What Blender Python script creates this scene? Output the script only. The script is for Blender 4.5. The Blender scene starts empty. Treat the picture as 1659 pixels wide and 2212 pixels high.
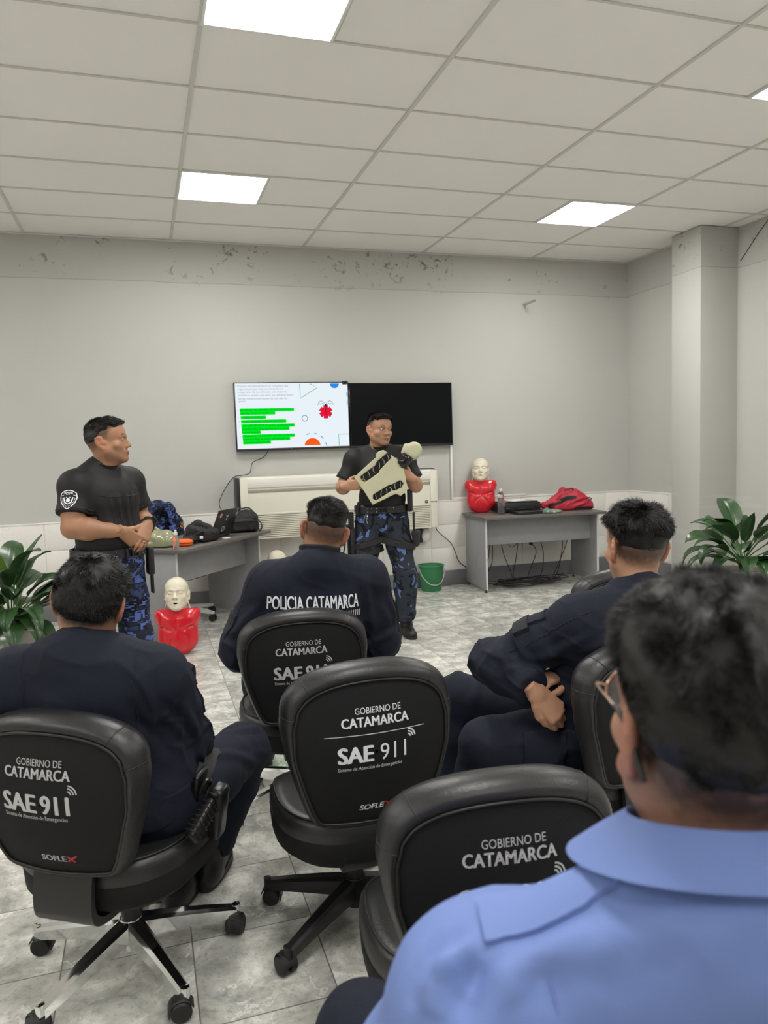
import bpy, bmesh, math, random
import numpy as np
from mathutils import Vector, Matrix
from mathutils.bvhtree import BVHTree
R_ = math.radians
PI = math.pi
rng = np.random.default_rng(7)
random.seed(7)
SC = bpy.context.scene
COL = SC.collection

# ------------------------------------------------------------------ camera, exposure, world
cam_d = bpy.data.cameras.new('camera')
cam = bpy.data.objects.new('camera', cam_d); COL.objects.link(cam)
cam_d.sensor_fit = 'VERTICAL'; cam_d.sensor_height = 36.0
cam_d.lens = 36.0 * 1630.0 / 2212.0
cam_d.clip_start = 0.02; cam_d.clip_end = 60
_right = Vector((0.95235, -0.30460, -0.03191)).normalized()
_fwd = Vector((0.30128, 0.94950, -0.08775)).normalized()
_yaw, _pit, _rol = 0.30726368, -0.08786171, -0.03203601
_fwd = Vector((math.sin(_yaw)*math.cos(_pit), math.cos(_yaw)*math.cos(_pit), math.sin(_pit)))
_r0 = Vector((math.cos(_yaw), -math.sin(_yaw), 0)); _u0 = _r0.cross(_fwd)
_right = _r0*math.cos(_rol) + _u0*math.sin(_rol); _up = _u0*math.cos(_rol) - _r0*math.sin(_rol)
cam.matrix_world = Matrix(((_right.x, _up.x, -_fwd.x, 0), (_right.y, _up.y, -_fwd.y, 0),
                           (_right.z, _up.z, -_fwd.z, 1.45), (0, 0, 0, 1)))
cam_d.dof.use_dof = True; cam_d.dof.focus_distance = 3.2; cam_d.dof.aperture_fstop = 5.6
SC.camera = cam
SC.view_settings.view_transform = 'Standard'; SC.view_settings.look = 'None'
SC.view_settings.gamma = 1.0; SC.view_settings.exposure = 0.0
try: SC.view_settings.use_curve_mapping = False
except Exception: pass
W = bpy.data.worlds.new('world'); SC.world = W; W.use_nodes = True
W.node_tree.nodes['Background'].inputs[0].default_value = (0.8, 0.85, 0.9, 1)
W.node_tree.nodes['Background'].inputs[1].default_value = 0.05
LAMP = 36.0           # radiance of the ceiling luminaires
SCREEN = 0.95         # radiance of a white pixel on the television

# ------------------------------------------------------------------ materials
MATS = {}
def lin(c): return tuple(((v/255.0)/12.92 if v/255.0 <= 0.04045 else ((v/255.0+0.055)/1.055)**2.4) for v in c)
def pm(name, col, rough=0.5, metal=0.0, var=None, bump=None, coat=0.0, spec=0.5, trans=0.0, sheen=0.0, attr=False, sss=0.0, alpha=None, ior=None):
    """procedural principled material; col is linear rgb; var=(scale, amount) colour noise; bump=(scale, strength)"""
    m = bpy.data.materials.new(name); m.use_nodes = True
    nt = m.node_tree; b = nt.nodes['Principled BSDF']
    b.inputs['Base Color'].default_value = (*col, 1)
    b.inputs['Roughness'].default_value = rough; b.inputs['Metallic'].default_value = metal
    b.inputs['Specular IOR Level'].default_value = spec
    if coat: b.inputs['Coat Weight'].default_value = coat; b.inputs['Coat Roughness'].default_value = 0.1
    if trans: b.inputs['Transmission Weight'].default_value = trans
    if sheen: b.inputs['Sheen Weight'].default_value = sheen; b.inputs['Sheen Roughness'].default_value = 0.5
    if ior: b.inputs['IOR'].default_value = ior
    if alpha is not None: b.inputs['Alpha'].default_value = alpha
    if sss:
        b.inputs['Subsurface Weight'].default_value = sss
        b.inputs['Subsurface Radius'].default_value = (0.01, 0.004, 0.002)
    tc = nt.nodes.new('ShaderNodeTexCoord')
    src = None
    if attr:
        at = nt.nodes.new('ShaderNodeAttribute'); at.attribute_name = 'tint'
        src = at.outputs['Color']; nt.links.new(src, b.inputs['Base Color'])
    if var:
        n = nt.nodes.new('ShaderNodeTexNoise'); n.inputs['Scale'].default_value = var[0]; n.inputs['Detail'].default_value = 5
        nt.links.new(tc.outputs['Object'], n.inputs['Vector'])
        mr = nt.nodes.new('ShaderNodeMapRange')
        mr.inputs['From Min'].default_value = 0.25; mr.inputs['From Max'].default_value = 0.75
        mr.inputs['To Min'].default_value = 1-var[1]; mr.inputs['To Max'].default_value = 1+var[1]
        nt.links.new(n.outputs['Fac'], mr.inputs['Value'])
        mx = nt.nodes.new('ShaderNodeVectorMath'); mx.operation = 'SCALE'
        if src: nt.links.new(src, mx.inputs[0])
        else: mx.inputs[0].default_value = col
        nt.links.new(mr.outputs['Result'], mx.inputs['Scale'])
        nt.links.new(mx.outputs['Vector'], b.inputs['Base Color'])
    if bump:
        n2 = nt.nodes.new('ShaderNodeTexNoise'); n2.inputs['Scale'].default_value = bump[0]; n2.inputs['Detail'].default_value = 4
        nt.links.new(tc.outputs['Object'], n2.inputs['Vector'])
        bp = nt.nodes.new('ShaderNodeBump'); bp.inputs['Strength'].default_value = bump[1]; bp.inputs['Distance'].default_value = 0.004
        nt.links.new(n2.outputs['Fac'], bp.inputs['Height']); nt.links.new(bp.outputs['Normal'], b.inputs['Normal'])
    MATS[name] = m
    return m
def emit(name, col, s):
    m = bpy.data.materials.new(name); m.use_nodes = True; nt = m.node_tree
    nt.nodes.remove(nt.nodes['Principled BSDF'])
    e = nt.nodes.new('ShaderNodeEmission'); e.inputs[0].default_value = (*col, 1); e.inputs[1].default_value = s
    nt.links.new(e.outputs[0], nt.nodes['Material Output'].inputs[0]); MATS[name] = m
    return m

# ------------------------------------------------------------------ object helpers
def tag(o, label=None, cat=None, group=None, kind=None):
    if label: o['label'] = label
    if cat: o['category'] = cat
    if group: o['group'] = group
    if kind: o['kind'] = kind
    return o
def thing(name, label, cat, loc=(0, 0, 0), rz=0.0, group=None, rot=None):
    o = bpy.data.objects.new(name, None); COL.objects.link(o); o.empty_display_size = 0.1
    o.location = loc; o.rotation_euler = rot if rot else (0, 0, rz)
    return tag(o, label, cat, group)
def mesh_obj(name, V, F, m, parent=None, smooth=True, tint=None, sharp=None, mats=None, fmat=None):
    me = bpy.data.meshes.new(name)
    V = np.asarray(V, dtype=np.float32)
    if isinstance(F, np.ndarray):
        n, k = F.shape
        me.vertices.add(len(V)); me.vertices.foreach_set('co', V.ravel())
        me.loops.add(n*k); me.loops.foreach_set('vertex_index', F.astype(np.int32).ravel())
        me.polygons.add(n); me.polygons.foreach_set('loop_start', np.arange(0, n*k, k, dtype=np.int32))
        try: me.polygons.foreach_set('loop_total', np.full(n, k, dtype=np.int32))
        except Exception: pass
        me.update(calc_edges=True); me.validate()
    else:
        me.from_pydata([tuple(map(float, v)) for v in V], [], F); me.update()
    if smooth: me.polygons.foreach_set('use_smooth', np.ones(len(me.polygons), dtype=bool))
    if tint is not None:
        a = me.color_attributes.new('tint', 'FLOAT_COLOR', 'POINT')
        c = np.ones((len(V), 4), dtype=np.float32); c[:, :3] = tint; a.data.foreach_set('color', c.ravel())
    for mm in (mats or [m]): me.materials.append(mm)
    if fmat is not None: me.polygons.foreach_set('material_index', np.asarray(fmat, dtype=np.int32))
    o = bpy.data.objects.new(name, me); COL.objects.link(o)
    if parent is not None: o.parent = parent
    if smooth and sharp:
        try: me.set_sharp_from_angle(angle=R_(sharp))
        except Exception: pass
    return o
def rotm(rx=0, ry=0, rz=0):
    return Matrix.Rotation(rz, 3, 'Z') @ Matrix.Rotation(ry, 3, 'Y') @ Matrix.Rotation(rx, 3, 'X')
class MB:
    def __init__(s): s.V = []; s.F = []
    def raw(s, V, F):
        n = len(s.V); s.V += [tuple(v) for v in V]; s.F += [tuple(i+n for i in f) for f in F]; return s
    def box(s, c, d, bev=0.0, rot=None, seg=2):
        bm = bmesh.new(); bmesh.ops.create_cube(bm, size=1.0)
        bmesh.ops.scale(bm, vec=Vector(d), verts=bm.verts)
        if bev > 0:
            bmesh.ops.bevel(bm, geom=list(bm.edges), offset=min(bev, min(d)*0.49), segments=seg, profile=0.5, affect='EDGES')
        M3 = rot if rot is not None else Matrix.Identity(3)
        bm.verts.ensure_lookup_table()
        V = [M3 @ v.co + Vector(c) for v in bm.verts]
        F = [[v.index for v in f.verts] for f in bm.faces]
        bm.free(); return s.raw(V, F)
    def tube(s, pts, r, segs=8, caps=True, closed=False, flat=None):
        pts = [Vector(p) for p in pts]; n = len(pts)
        rr = r if isinstance(r, (list, tuple)) else [r]*n
        V = []; up = None; prev_t = None
        for i, p in enumerate(pts):
            if closed: t = (pts[(i+1) % n]-pts[i-1]).normalized()
            else: t = (pts[min(i+1, n-1)]-pts[max(i-1, 0)]).normalized()
            if up is None:
                a = Vector((0, 0, 1)) if abs(t.z) < 0.9 else Vector((1, 0, 0))
                up = (a - t*a.dot(t)).normalized()
            else:
                up = (up - t*up.dot(t))
                up = up.normalized() if up.length > 1e-6 else t.orthogonal().normalized()
            sd = t.cross(up)
            for j in range(segs):
                a = 2*PI*j/segs
                k = flat if flat else 1.0
                V.append(p + (up*math.cos(a)*k + sd*math.sin(a))*rr[i])
        F = []
        m = n if closed else n-1
        for i in range(m):
            for j in range(segs):
                a = i*segs+j; b = i*segs+(j+1) % segs; c = ((i+1) % n)*segs+(j+1) % segs; d = ((i+1) % n)*segs+j
                F.append((a, d, c, b))
        if caps and not closed:
            F.append(tuple(range(segs))); F.append(tuple((n-1)*segs+j for j in reversed(range(segs))))
        return s.raw(V, F)
    def lathe(s, prof, segs=32, c=(0, 0, 0), rot=None):
        V = []; F = []; k = len(prof)
        M3 = rot if rot is not None else Matrix.Identity(3)
        for j in range(segs):
            a = 2*PI*j/segs
            for r, z in prof: V.append(M3 @ Vector((r*math.cos(a), r*math.sin(a), z)) + Vector(c))
        for j in range(segs):
            for i in range(k-1):
                F.append((j*k+i, ((j+1) % segs)*k+i, ((j+1) % segs)*k+i+1, j*k+i+1))
        return s.raw(V, F)
    def prism(s, poly, z0, z1, M4=None):
        """polygon in xy, extruded z0..z1, placed with a 4x4"""
        n = len(poly); M4 = M4 or Matrix.Identity(4)
        V = [M4 @ Vector((x, y, z0)) for x, y in poly] + [M4 @ Vector((x, y, z1)) for x, y in poly]
        F = [tuple(reversed(range(n))), tuple(range(n, 2*n))] + [(i, (i+1) % n, n+(i+1) % n, n+i) for i in range(n)]
        return s.raw(V, F)
    def grid(s, rows, closed_u=False):
        """rows: list of equal-length lists of points"""
        k = len(rows[0]); V = [p for r in rows for p in r]; F = []
        for i in range(len(rows)-1):
            for j in range(k if closed_u else k-1):
                F.append((i*k+j, i*k+(j+1) % k, (i+1)*k+(j+1) % k, (i+1)*k+j))
        return s.raw(V, F)
    def build(s, name, m, parent=None, smooth=False, sharp=35):
        return mesh_obj(name, s.V, s.F, m, parent, smooth=True, sharp=sharp if not smooth else None)
def smooth_path(pts, n=8):
    pts = [Vector(p) for p in pts]; out = []
    for i in range(len(pts)-1):
        p0 = pts[max(i-1, 0)]; p1 = pts[i]; p2 = pts[i+1]; p3 = pts[min(i+2, len(pts)-1)]
        for k in range(n):
            t = k/n
            out.append(0.5*((2*p1)+(p2-p0)*t+(2*p0-5*p1+4*p2-p3)*t*t+(3*p1-p0-3*p2+p3)*t**3))
    out.append(pts[-1]); return out

# ------------------------------------------------------------------ lettering
def text_mesh(body, width=None, height=None, bold=0.0, shear=0.0, spacing=1.0, align='CENTER', sub=0.012):
    """returns (verts2d, tris) centred on the origin, scaled to width / height in metres"""
    cu = bpy.data.curves.new('t', 'FONT'); cu.body = body; cu.size = 1.0; cu.shear = shear
    cu.space_character = spacing; cu.resolution_u = 3; cu.align_x = 'LEFT'
    o = bpy.data.objects.new('t', cu); COL.objects.link(o)
    dg = bpy.context.evaluated_depsgraph_get(); dg.update()
    me = bpy.data.meshes.new_from_object(o.evaluated_get(dg))
    bm = bmesh.new(); bm.from_mesh(me)
    if bold > 0:         # heavier strokes: the same letters laid side by side
        for dx in (-bold*1.3, bold*1.3):
            n0 = len(bm.verts); bm.from_mesh(me); bm.verts.ensure_lookup_table()
            for v in bm.verts[n0:]: v.co.x += dx
        n0 = len(bm.verts); bm.from_mesh(me); bm.verts.ensure_lookup_table()
        for v in bm.verts[n0:]: v.co.y += bold*.6
    bmesh.ops.triangulate(bm, faces=bm.faces)
    xs = [v.co.x for v in bm.verts]; ys = [v.co.y for v in bm.verts]
    x0, x1, y0, y1 = min(xs), max(xs), min(ys), max(ys)
    sx = width/(x1-x0) if width else None; sy = height/(y1-y0) if height else None
    sx = sx or sy; sy = sy or sx
    ox = (x0+x1)/2 if align == 'CENTER' else x0
    for v in bm.verts: v.co = Vector(((v.co.x-ox)*sx, (v.co.y-(y0+y1)/2)*sy, 0))
    if sub:
        for _ in range(3):
            long = [e for e in bm.edges if e.calc_length() > sub]
            if not long or len(bm.verts) > 20000: break
            bmesh.ops.subdivide_edges(bm, edges=long, cuts=1); bmesh.ops.triangulate(bm, faces=bm.faces)
    bm.verts.index_update()
    V = [(v.co.x, v.co.y) for v in bm.verts]; F = [tuple(v.index for v in f.verts) for f in bm.faces]
    bm.free(); bpy.data.objects.remove(o); bpy.data.curves.remove(cu); bpy.data.meshes.remove(me)
    return V, F
def merge2d(items):
    V = []; F = []
    for (v, f, dx, dy) in items:
        n = len(V); V += [(x+dx, y+dy) for x, y in v]; F += [tuple(i+n for i in t) for t in f]
    return V, F
def stroke2d(pts, w, closed=False):
    """a flat stroke of width w along 2d points"""
    pts = [Vector((p[0], p[1])) for p in pts]; n = len(pts); V = []; F = []
    for i, p in enumerate(pts):
        t = (pts[(i+1) % n]-pts[i-1]) if closed else (pts[min(i+1, n-1)]-pts[max(i-1, 0)])
        t.normalize(); nn = Vector((-t.y, t.x))
        V += [tuple(p+nn*w/2), tuple(p-nn*w/2)]
    for i in range(n if closed else n-1):
        a = 2*i; b = 2*((i+1) % n); F.append((a, a+1, b+1, b))
    return V, F
def arc2d(cx, cy, r, a0, a1, n=20): return [(cx+r*math.cos(R_(a0+(a1-a0)*i/n)), cy+r*math.sin(R_(a0+(a1-a0)*i/n))) for i in range(n+1)]
def decal(name, vf, origin, u, v, bvh, m, parent, lift=0.0015):
    """lay a flat 2d mesh onto a surface: cast every vertex along -(u x v) onto the bvh (parent coordinates)"""
    o = Vector(origin); u = Vector(u).normalized(); v = Vector(v).normalized(); n = u.cross(v)
    P = []; last = 0.0
    for (x, y) in vf[0]:
        p = o + u*x + v*y
        h = bvh.ray_cast(p + n*0.12, -n, 0.4) if bvh else (None,)*4
        if h[0] is not None: last = (h[0]-p).dot(n)
        P.append(p + n*(last+lift))
    return mesh_obj(name, P, vf[1], m, parent, smooth=True)
def bvh_of(o):
    me = o.data
    return BVHTree.FromPolygons([v.co.copy() for v in me.vertices], [tuple(p.vertices) for p in me.polygons])

# ------------------------------------------------------------------ implicit surfaces for bodies, clothes and other soft shapes
class Field:
    def __init__(s, lo, hi, h):
        s.lo = np.array(lo, float); s.h = h
        n = np.ceil((np.array(hi, float)-s.lo)/h).astype(int)+1
        s.ax = [(s.lo[i]+np.arange(n[i])*h).astype(np.float32) for i in range(3)]
        s.D = np.full(n, 1.0, dtype=np.float32)
    def _sl(s, lo, hi):
        out = []
        for i in range(3):
            a = max(0, int(math.floor((lo[i]-s.lo[i])/s.h))); b = min(s.D.shape[i], int(math.ceil((hi[i]-s.lo[i])/s.h))+1)
            if b <= a: return None
            out.append(slice(a, b))
        return tuple(out)
    def grid(s, sl=None):
        ax = [s.ax[i][sl[i]] if sl else s.ax[i] for i in range(3)]
        return ax[0][:, None, None], ax[1][None, :, None], ax[2][None, None, :]
    def op(s, fn, lo, hi, k=0.01, mode='u', off=0.0):
        mg = max(k, 0)+4*s.h+max(off, 0)
        sl = s._sl(np.array(lo)-mg, np.array(hi)+mg)
        if sl is None: return s
        d = fn(*s.grid(sl)).astype(np.float32)-off
        a = s.D[sl]
        if mode == 'u':
            if k > 0:
                hh = np.maximum(k-np.abs(a-d), 0)/k; s.D[sl] = np.minimum(a, d)-hh*hh*k*0.25
            else: s.D[sl] = np.minimum(a, d)
        elif mode == 's':
            d = -d
            hh = np.maximum(k-np.abs(a-d), 0)/k if k > 0 else 0
            s.D[sl] = np.maximum(a, d)+hh*hh*k*0.25
        return s
    def cone(s, a, b, ra, rb=None, k=0.01, mode='u', off=0.0):
        rb = ra if rb is None else rb
        a = np.array(a, float); b = np.array(b, float); ba = b-a; L = max(ba.dot(ba), 1e-9); m = max(ra, rb)
        def fn(X, Y, Z):
            x = X-a[0]; y = Y-a[1]; z = Z-a[2]
            t = np.clip((x*ba[0]+y*ba[1]+z*ba[2])/L, 0, 1)
            return np.sqrt((x-ba[0]*t)**2+(y-ba[1]*t)**2+(z-ba[2]*t)**2)-(ra+(rb-ra)*t)
        return s.op(fn, np.minimum(a, b)-m, np.maximum(a, b)+m, k, mode, off)
    def chain(s, pts, rs, k=0.01, mode='u', off=0.0):
        for i in range(len(pts)-1): s.cone(pts[i], pts[i+1], rs[i], rs[i+1], k, mode, off)
        return s
    def ell(s, c, r, rot=None, k=0.01, mode='u', off=0.0):
        c = np.array(c, float); r = np.array(r, float); m = r.max()
        Q = np.array(rot, float) if rot is not None else np.eye(3)   # columns are the ellipsoid's axes
        def fn(X, Y, Z):
            x = X-c[0]; y = Y-c[1]; z = Z-c[2]
            q = [x*Q[0, i]+y*Q[1, i]+z*Q[2, i] for i in range(3)]
            k0 = np.sqrt(sum((q[i]/r[i])**2 for i in range(3))); k1 = np.sqrt(sum((q[i]/r[i]**2)**2 for i in range(3)))
            return k0*(k0-1)/np.maximum(k1, 1e-6)
        return s.op(fn, c-m, c+m, k, mode, off)
    def box(s, c, half, rd=0.005, rot=None, k=0.005, mode='u', off=0.0):
        c = np.array(c, float); hf = np.array(half, float)-rd; m = np.linalg.norm(half)
        Q = np.array(rot, float) if rot is not None else np.eye(3)
        def fn(X, Y, Z):
            x = X-c[0]; y = Y-c[1]; z = Z-c[2]
            q = [np.abs(x*Q[0, i]+y*Q[1, i]+z*Q[2, i])-hf[i] for i in range(3)]
            o = np.sqrt(sum(np.maximum(t, 0)**2 for t in q))
            return o+np.minimum(np.maximum(np.maximum(q[0], q[1]), q[2]), 0)-rd
        ext = np.abs(Q)@np.array(half, float)
        return s.op(fn, c-ext, c+ext, k, mode, off)
    def cut(s, p, n, k=0.0):
        """remove everything on the side n points to"""
        p = np.array(p, float); n = np.array(n, float); n = n/np.linalg.norm(n)
        X, Y, Z = s.grid(); d = ((X-p[0])*n[0]+(Y-p[1])*n[1]+(Z-p[2])*n[2]).astype(np.float32)
        if k > 0:
            hh = np.maximum(k-np.abs(s.D-d), 0)/k; s.D = np.maximum(s.D, d)+hh*hh*k*0.25
        else: s.D = np.maximum(s.D, d)
        return s
    def cut_local(s, p, n, rad):
        """the same, but only within rad of p (a cuff, a hem)"""
        p = np.array(p, float); n = np.array(n, float); n = n/np.linalg.norm(n)
        sl = s._sl(p-rad, p+rad)
        if sl is None: return s
        X, Y, Z = s.grid(sl)
        d = ((X-p[0])*n[0]+(Y-p[1])*n[1]+(Z-p[2])*n[2]).astype(np.float32)
        r = np.sqrt((X-p[0])**2+(Y-p[1])**2+(Z-p[2])**2)
        s.D[sl] = np.where((r < rad), np.maximum(s.D[sl], d), s.D[sl]); return s
    def mesh(s):
        D = s.D; D[0] = D[-1] = 1; D[:, 0] = D[:, -1] = 1; D[:, :, 0] = D[:, :, -1] = 1
        sg = D < 0; nx, ny, nz = D.shape
        cnt = np.zeros((nx-1, ny-1, nz-1), dtype=np.uint8)
        for dx in (0, 1):
            for dy in (0, 1):
                for dz in (0, 1): cnt += sg[dx:nx-1+dx, dy:ny-1+dy, dz:nz-1+dz]
        I, J, K = np.nonzero((cnt > 0) & (cnt < 8))
        cid = np.full(cnt.shape, -1, dtype=np.int32); cid[I, J, K] = np.arange(len(I))
        corners = [(dx, dy, dz) for dx in (0, 1) for dy in (0, 1) for dz in (0, 1)]
        val = {c: D[I+c[0], J+c[1], K+c[2]] for c in corners}
        acc = np.zeros((len(I), 3)); num = np.zeros(len(I))
        for c in corners:
            for ax in range(3):
                if c[ax] == 0:
                    e = list(c); e[ax] = 1; e = tuple(e)
                    va, vb = val[c], val[e]; m = (va < 0) != (vb < 0)
                    t = np.where(m, va/np.where(m, va-vb, 1), 0)
                    p = np.zeros((len(I), 3)); p[:] = c; p[:, ax] += t
                    acc += p*m[:, None]; num += m
        V = s.lo + (np.stack([I, J, K], 1)+acc/num[:, None])*s.h
        Fs = []
        for ax in range(3):
            a = [slice(None)]*3; b = [slice(None)]*3; a[ax] = slice(0, -1); b[ax] = slice(1, None)
            s0 = sg[tuple(a)]; s1 = sg[tuple(b)]; X = np.argwhere(s0 != s1)
            o1, o2 = (ax+1) % 3, (ax+2) % 3
            ok = (X[:, o1] > 0) & (X[:, o2] > 0) & (X[:, o1] < D.shape[o1]-1) & (X[:, o2] < D.shape[o2]-1); X = X[ok]
            def cell(d1, d2):
                Y = X.copy(); Y[:, o1] -= d1; Y[:, o2] -= d2; return cid[Y[:, 0], Y[:, 1], Y[:, 2]]
            q = np.stack([cell(1, 1), cell(0, 1), cell(0, 0), cell(1, 0)], 1)
            fl = ~s0[X[:, 0], X[:, 1], X[:, 2]]
            q[fl] = q[fl][:, ::-1]
            Fs.append(q[(q >= 0).all(1)])
        return V, np.concatenate(Fs)
def vnormals(V, F):
    n = np.cross(V[F[:, 2]]-V[F[:, 0]], V[F[:, 3]]-V[F[:, 1]]) if F.shape[1] == 4 else np.cross(V[F[:, 1]]-V[F[:, 0]], V[F[:, 2]]-V[F[:, 0]])
    N = np.zeros_like(V)
    for i in range(F.shape[1]): np.add.at(N, F[:, i], n)
    return N/np.maximum(np.linalg.norm(N, axis=1, keepdims=True), 1e-12)
def relax(V, F, it=2, w=0.5):
    for _ in range(it):
        A = np.zeros_like(V); c = np.zeros(len(V))
        k = F.shape[1]
        for i in range(k):
            j = (i+1) % k
            np.add.at(A, F[:, i], V[F[:, j]]); np.add.at(A, F[:, j], V[F[:, i]])
            np.add.at(c, F[:, i], 1); np.add.at(c, F[:, j], 1)
        V = V*(1-w)+A/np.maximum(c, 1)[:, None]*w
    return V
def snoise(P, f, seed=0, n=7):
    """smooth pseudo noise in about -1..1; f scalar or per-axis"""
    r = np.random.default_rng(seed); Q = P*np.asarray(f)
    w = np.zeros_like(Q)
    for i in range(3):
        k = r.normal(size=3); w[:, i] = np.sin(Q@k*0.7+r.uniform(0, 6.28))
    Q = Q+0.8*w; o = np.zeros(len(P))
    for i in range(n):
        k = r.normal(size=3); k *= r.uniform(0.7, 1.6)/max(np.linalg.norm(k), 1e-6)
        o += np.sin(Q@k+r.uniform(0, 6.28))
    return o/n*1.7
def sstep(a, b, x):
    t = np.clip((x-a)/(b-a), 0, 1); return t*t*(3-2*t)
def seg_dist(P, a, b):
    a = np.array(a); b = np.array(b); ba = b-a
    t = np.clip(((P-a)@ba)/max(ba@ba, 1e-9), 0, 1)
    return np.linalg.norm(P-a-t[:, None]*ba, axis=1), t
def wrinkle(V, F, amp, f, seed, folds=(), hot=None):
    N = vnormals(V, F)
    f = np.asarray(f, float)
    n = snoise(V, f, seed); rid = (1-np.clip(np.abs(snoise(V, f*1.25, seed+5)), 0, 1))**3; r2 = (1-np.clip(np.abs(snoise(V, f*2.6, seed+9)), 0, 1))**3
    g = np.ones(len(V)) if hot is None else np.full(len(V), .45)
    for (p, r, w) in (hot or ()): g = g+w*np.exp(-(np.linalg.norm(V-np.asarray(p), axis=1)/r)**2)
    d = amp*g*(0.45*n+1.1*rid+.5*r2-.5)
    for (a, b, r, h) in folds:      # a crease: the line a-b laid onto the cloth, fading at both ends
        a = np.asarray(a, float); b = np.asarray(b, float); ts = np.linspace(0, 1, 9)
        pl = [V[np.argmin(((V-(a+(b-a)*t))**2).sum(1))] for t in ts]
        for _ in range(2): pl = [pl[0]]+[(pl[i-1]+2*pl[i]+pl[i+1])/4 for i in range(1, 8)]+[pl[8]]
        best = np.full(len(V), 9.0); bt = np.zeros(len(V))
        for i in range(8):
            q, t = seg_dist(V, pl[i], pl[i+1]); m = q < best; best[m] = q[m]; bt[m] = (i+t[m])/8
        w = np.sin(PI*np.clip(bt*.9+.05, 0, 1))**.7
        d = d+h*w*(np.exp(-(best/r)**2)-.45*np.exp(-((best-1.9*r)/r)**2))
    return V+N*d[:, None]

# ------------------------------------------------------------------ people: heads, hands, bodies
def vec(*a): return np.array(a, float)
def unit(v): v = np.asarray(v, float); return v/max(np.linalg.norm(v), 1e-9)
def head_rot(az=0, pitch=0, roll=0):
    """columns = the head's right, forward and up axes; az clockwise from +Y, pitch up, roll towards the right shoulder (degrees)"""
    return np.array((Matrix.Rotation(-R_(az), 3, 'Z') @ Matrix.Rotation(R_(pitch), 3, 'X') @ Matrix.Rotation(R_(roll), 3, 'Y')))
HLO, HHI = (-0.115, -0.135, -0.155), (0.115, 0.145, 0.155)
def skull(f, fat=0.0, neck=True, jaw=1.0):
    f.ell((0, -.012, .045), (.076, .096, .083), k=0)
    f.ell((0, .03, .05), (.066, .062, .062), k=.03)
    f.ell((0, -.048, .012), (.066, .05, .06), k=.03)
    f.ell((0, .028, -.03), (.061+fat*.5, .062, .074), k=.03)
    for s in (-1, 1):
        f.cone((s*.05, .0, -.05), (s*.018, .064, -.094), .022*jaw+fat, .018*jaw, k=.028)
        f.ell((s*.044, .052, -.02), (.023+fat, .024, .022), k=.02)
    f.ell((0, .074, -.097), (.023, .02, .018), k=.018)
    if neck: f.cone((0, -.012, -.04), (0, -.028, -.2), .055+fat, .054+fat, k=.03)
    return f
def ear(f, s, sc=1.0, flare=22):
    c = vec(s*.076, -.012, -.002); a = R_(flare)
    out = unit((s*math.sin(a), -math.cos(a), 0)); upv = unit((0, -.18, 1)); side = unit((s*math.cos(a), math.sin(a), 0))
    pt = lambda u, w, d=0: c+(out*u+upv*w+side*d)*sc
    rim = [pt(-.004, -.012), pt(.0, .012), pt(.004, .026), pt(.016, .033), pt(.027, .028), pt(.031, .012), pt(.027, -.006), pt(.017, -.02), pt(.008, -.029)]
    f.chain(rim, [.005, .0045, .0045, .0048, .005, .0048, .0045, .0055, .0065], k=.006)
    f.ell(pt(.012, .001, -.002), (.0058, .019, .034), rot=np.stack([side, out, upv], 1), k=.008)
    f.ell(pt(.008, -.029), (.006, .009, .011), rot=np.stack([side, out, upv], 1), k=.012)
    f.cone(pt(-.01, 0, -.006), pt(.006, 0, -.002), .014, .008, k=.01)
def head_field(h=0.0022, fat=0.0, ears=True, manikin=False, mouth=0.0, jaw=1.0, flare=22):
    f = Field(HLO, HHI, h); skull(f, fat, True, jaw)
    f.chain([(-.046, .07, .03), (-.02, .086, .031), (0, .085, .027), (.02, .086, .031), (.046, .07, .03)], [.008, .009, .008, .009, .008], k=.016)
    for s in (-1, 1): f.ell((s*.032, .093, .011), (.019, .014, .012), k=.014, mode='s')
    f.cone((0, .083, .022), (0, .104, -.022), .0085, .0125, k=.012)
    f.ell((0, .106, -.024), (.0125, .011, .010), k=.006)
    for s in (-1, 1):
        f.ell((s*.0135, .095, -.028), (.0095, .011, .0085), k=.006)
        f.ell((s*.007, .101, -.036), (.0038, .005, .003), k=.003, mode='s')
    f.ell((0, .08, -.06), (.03, .014, .024), k=.016)
    o = mouth
    f.chain([(-.023, .08, -.062), (-.008, .0945, -.058+o*.3), (0, .0942, -.0595+o*.3), (.008, .0945, -.058+o*.3), (.023, .08, -.062)], [.0035, .0058, .0055, .0058, .0035], k=.005)
    f.chain([(-.022, .08, -.065), (0, .0935, -.070-o), (.022, .08, -.065)], [.0035, .0066, .0035], k=.005)
    if o > 0: f.ell((0, .094, -.0645-o*.3), (.012+o*.5, .022, .002+o*.75), k=.003, mode='s')
    else: f.chain([(-.022, .086, -.0635), (0, .1005, -.0645), (.022, .086, -.0635)], [.0012, .0016, .0012], k=.003, mode='s')
    for s in (-1, 1):
        if manikin:
            f.ell((s*.031, .079, .010), (.016, .010, .0115), k=.005)
            f.chain([(s*.018, .089, .003), (s*.031, .0925, -.001), (s*.044, .084, .003)], [.0014]*3, k=.002, mode='s')
        else:
            f.ell((s*.031, .078, .010), (.0155, .0095, .0115), k=.005)       # lids
            f.ell((s*.031, .092, .0090), (.0125, .008, .0043), k=.003, mode='s')   # the opening between them
    if ears:
        for s in (-1, 1): ear(f, s, 1.0, flare)
    return f
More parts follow.
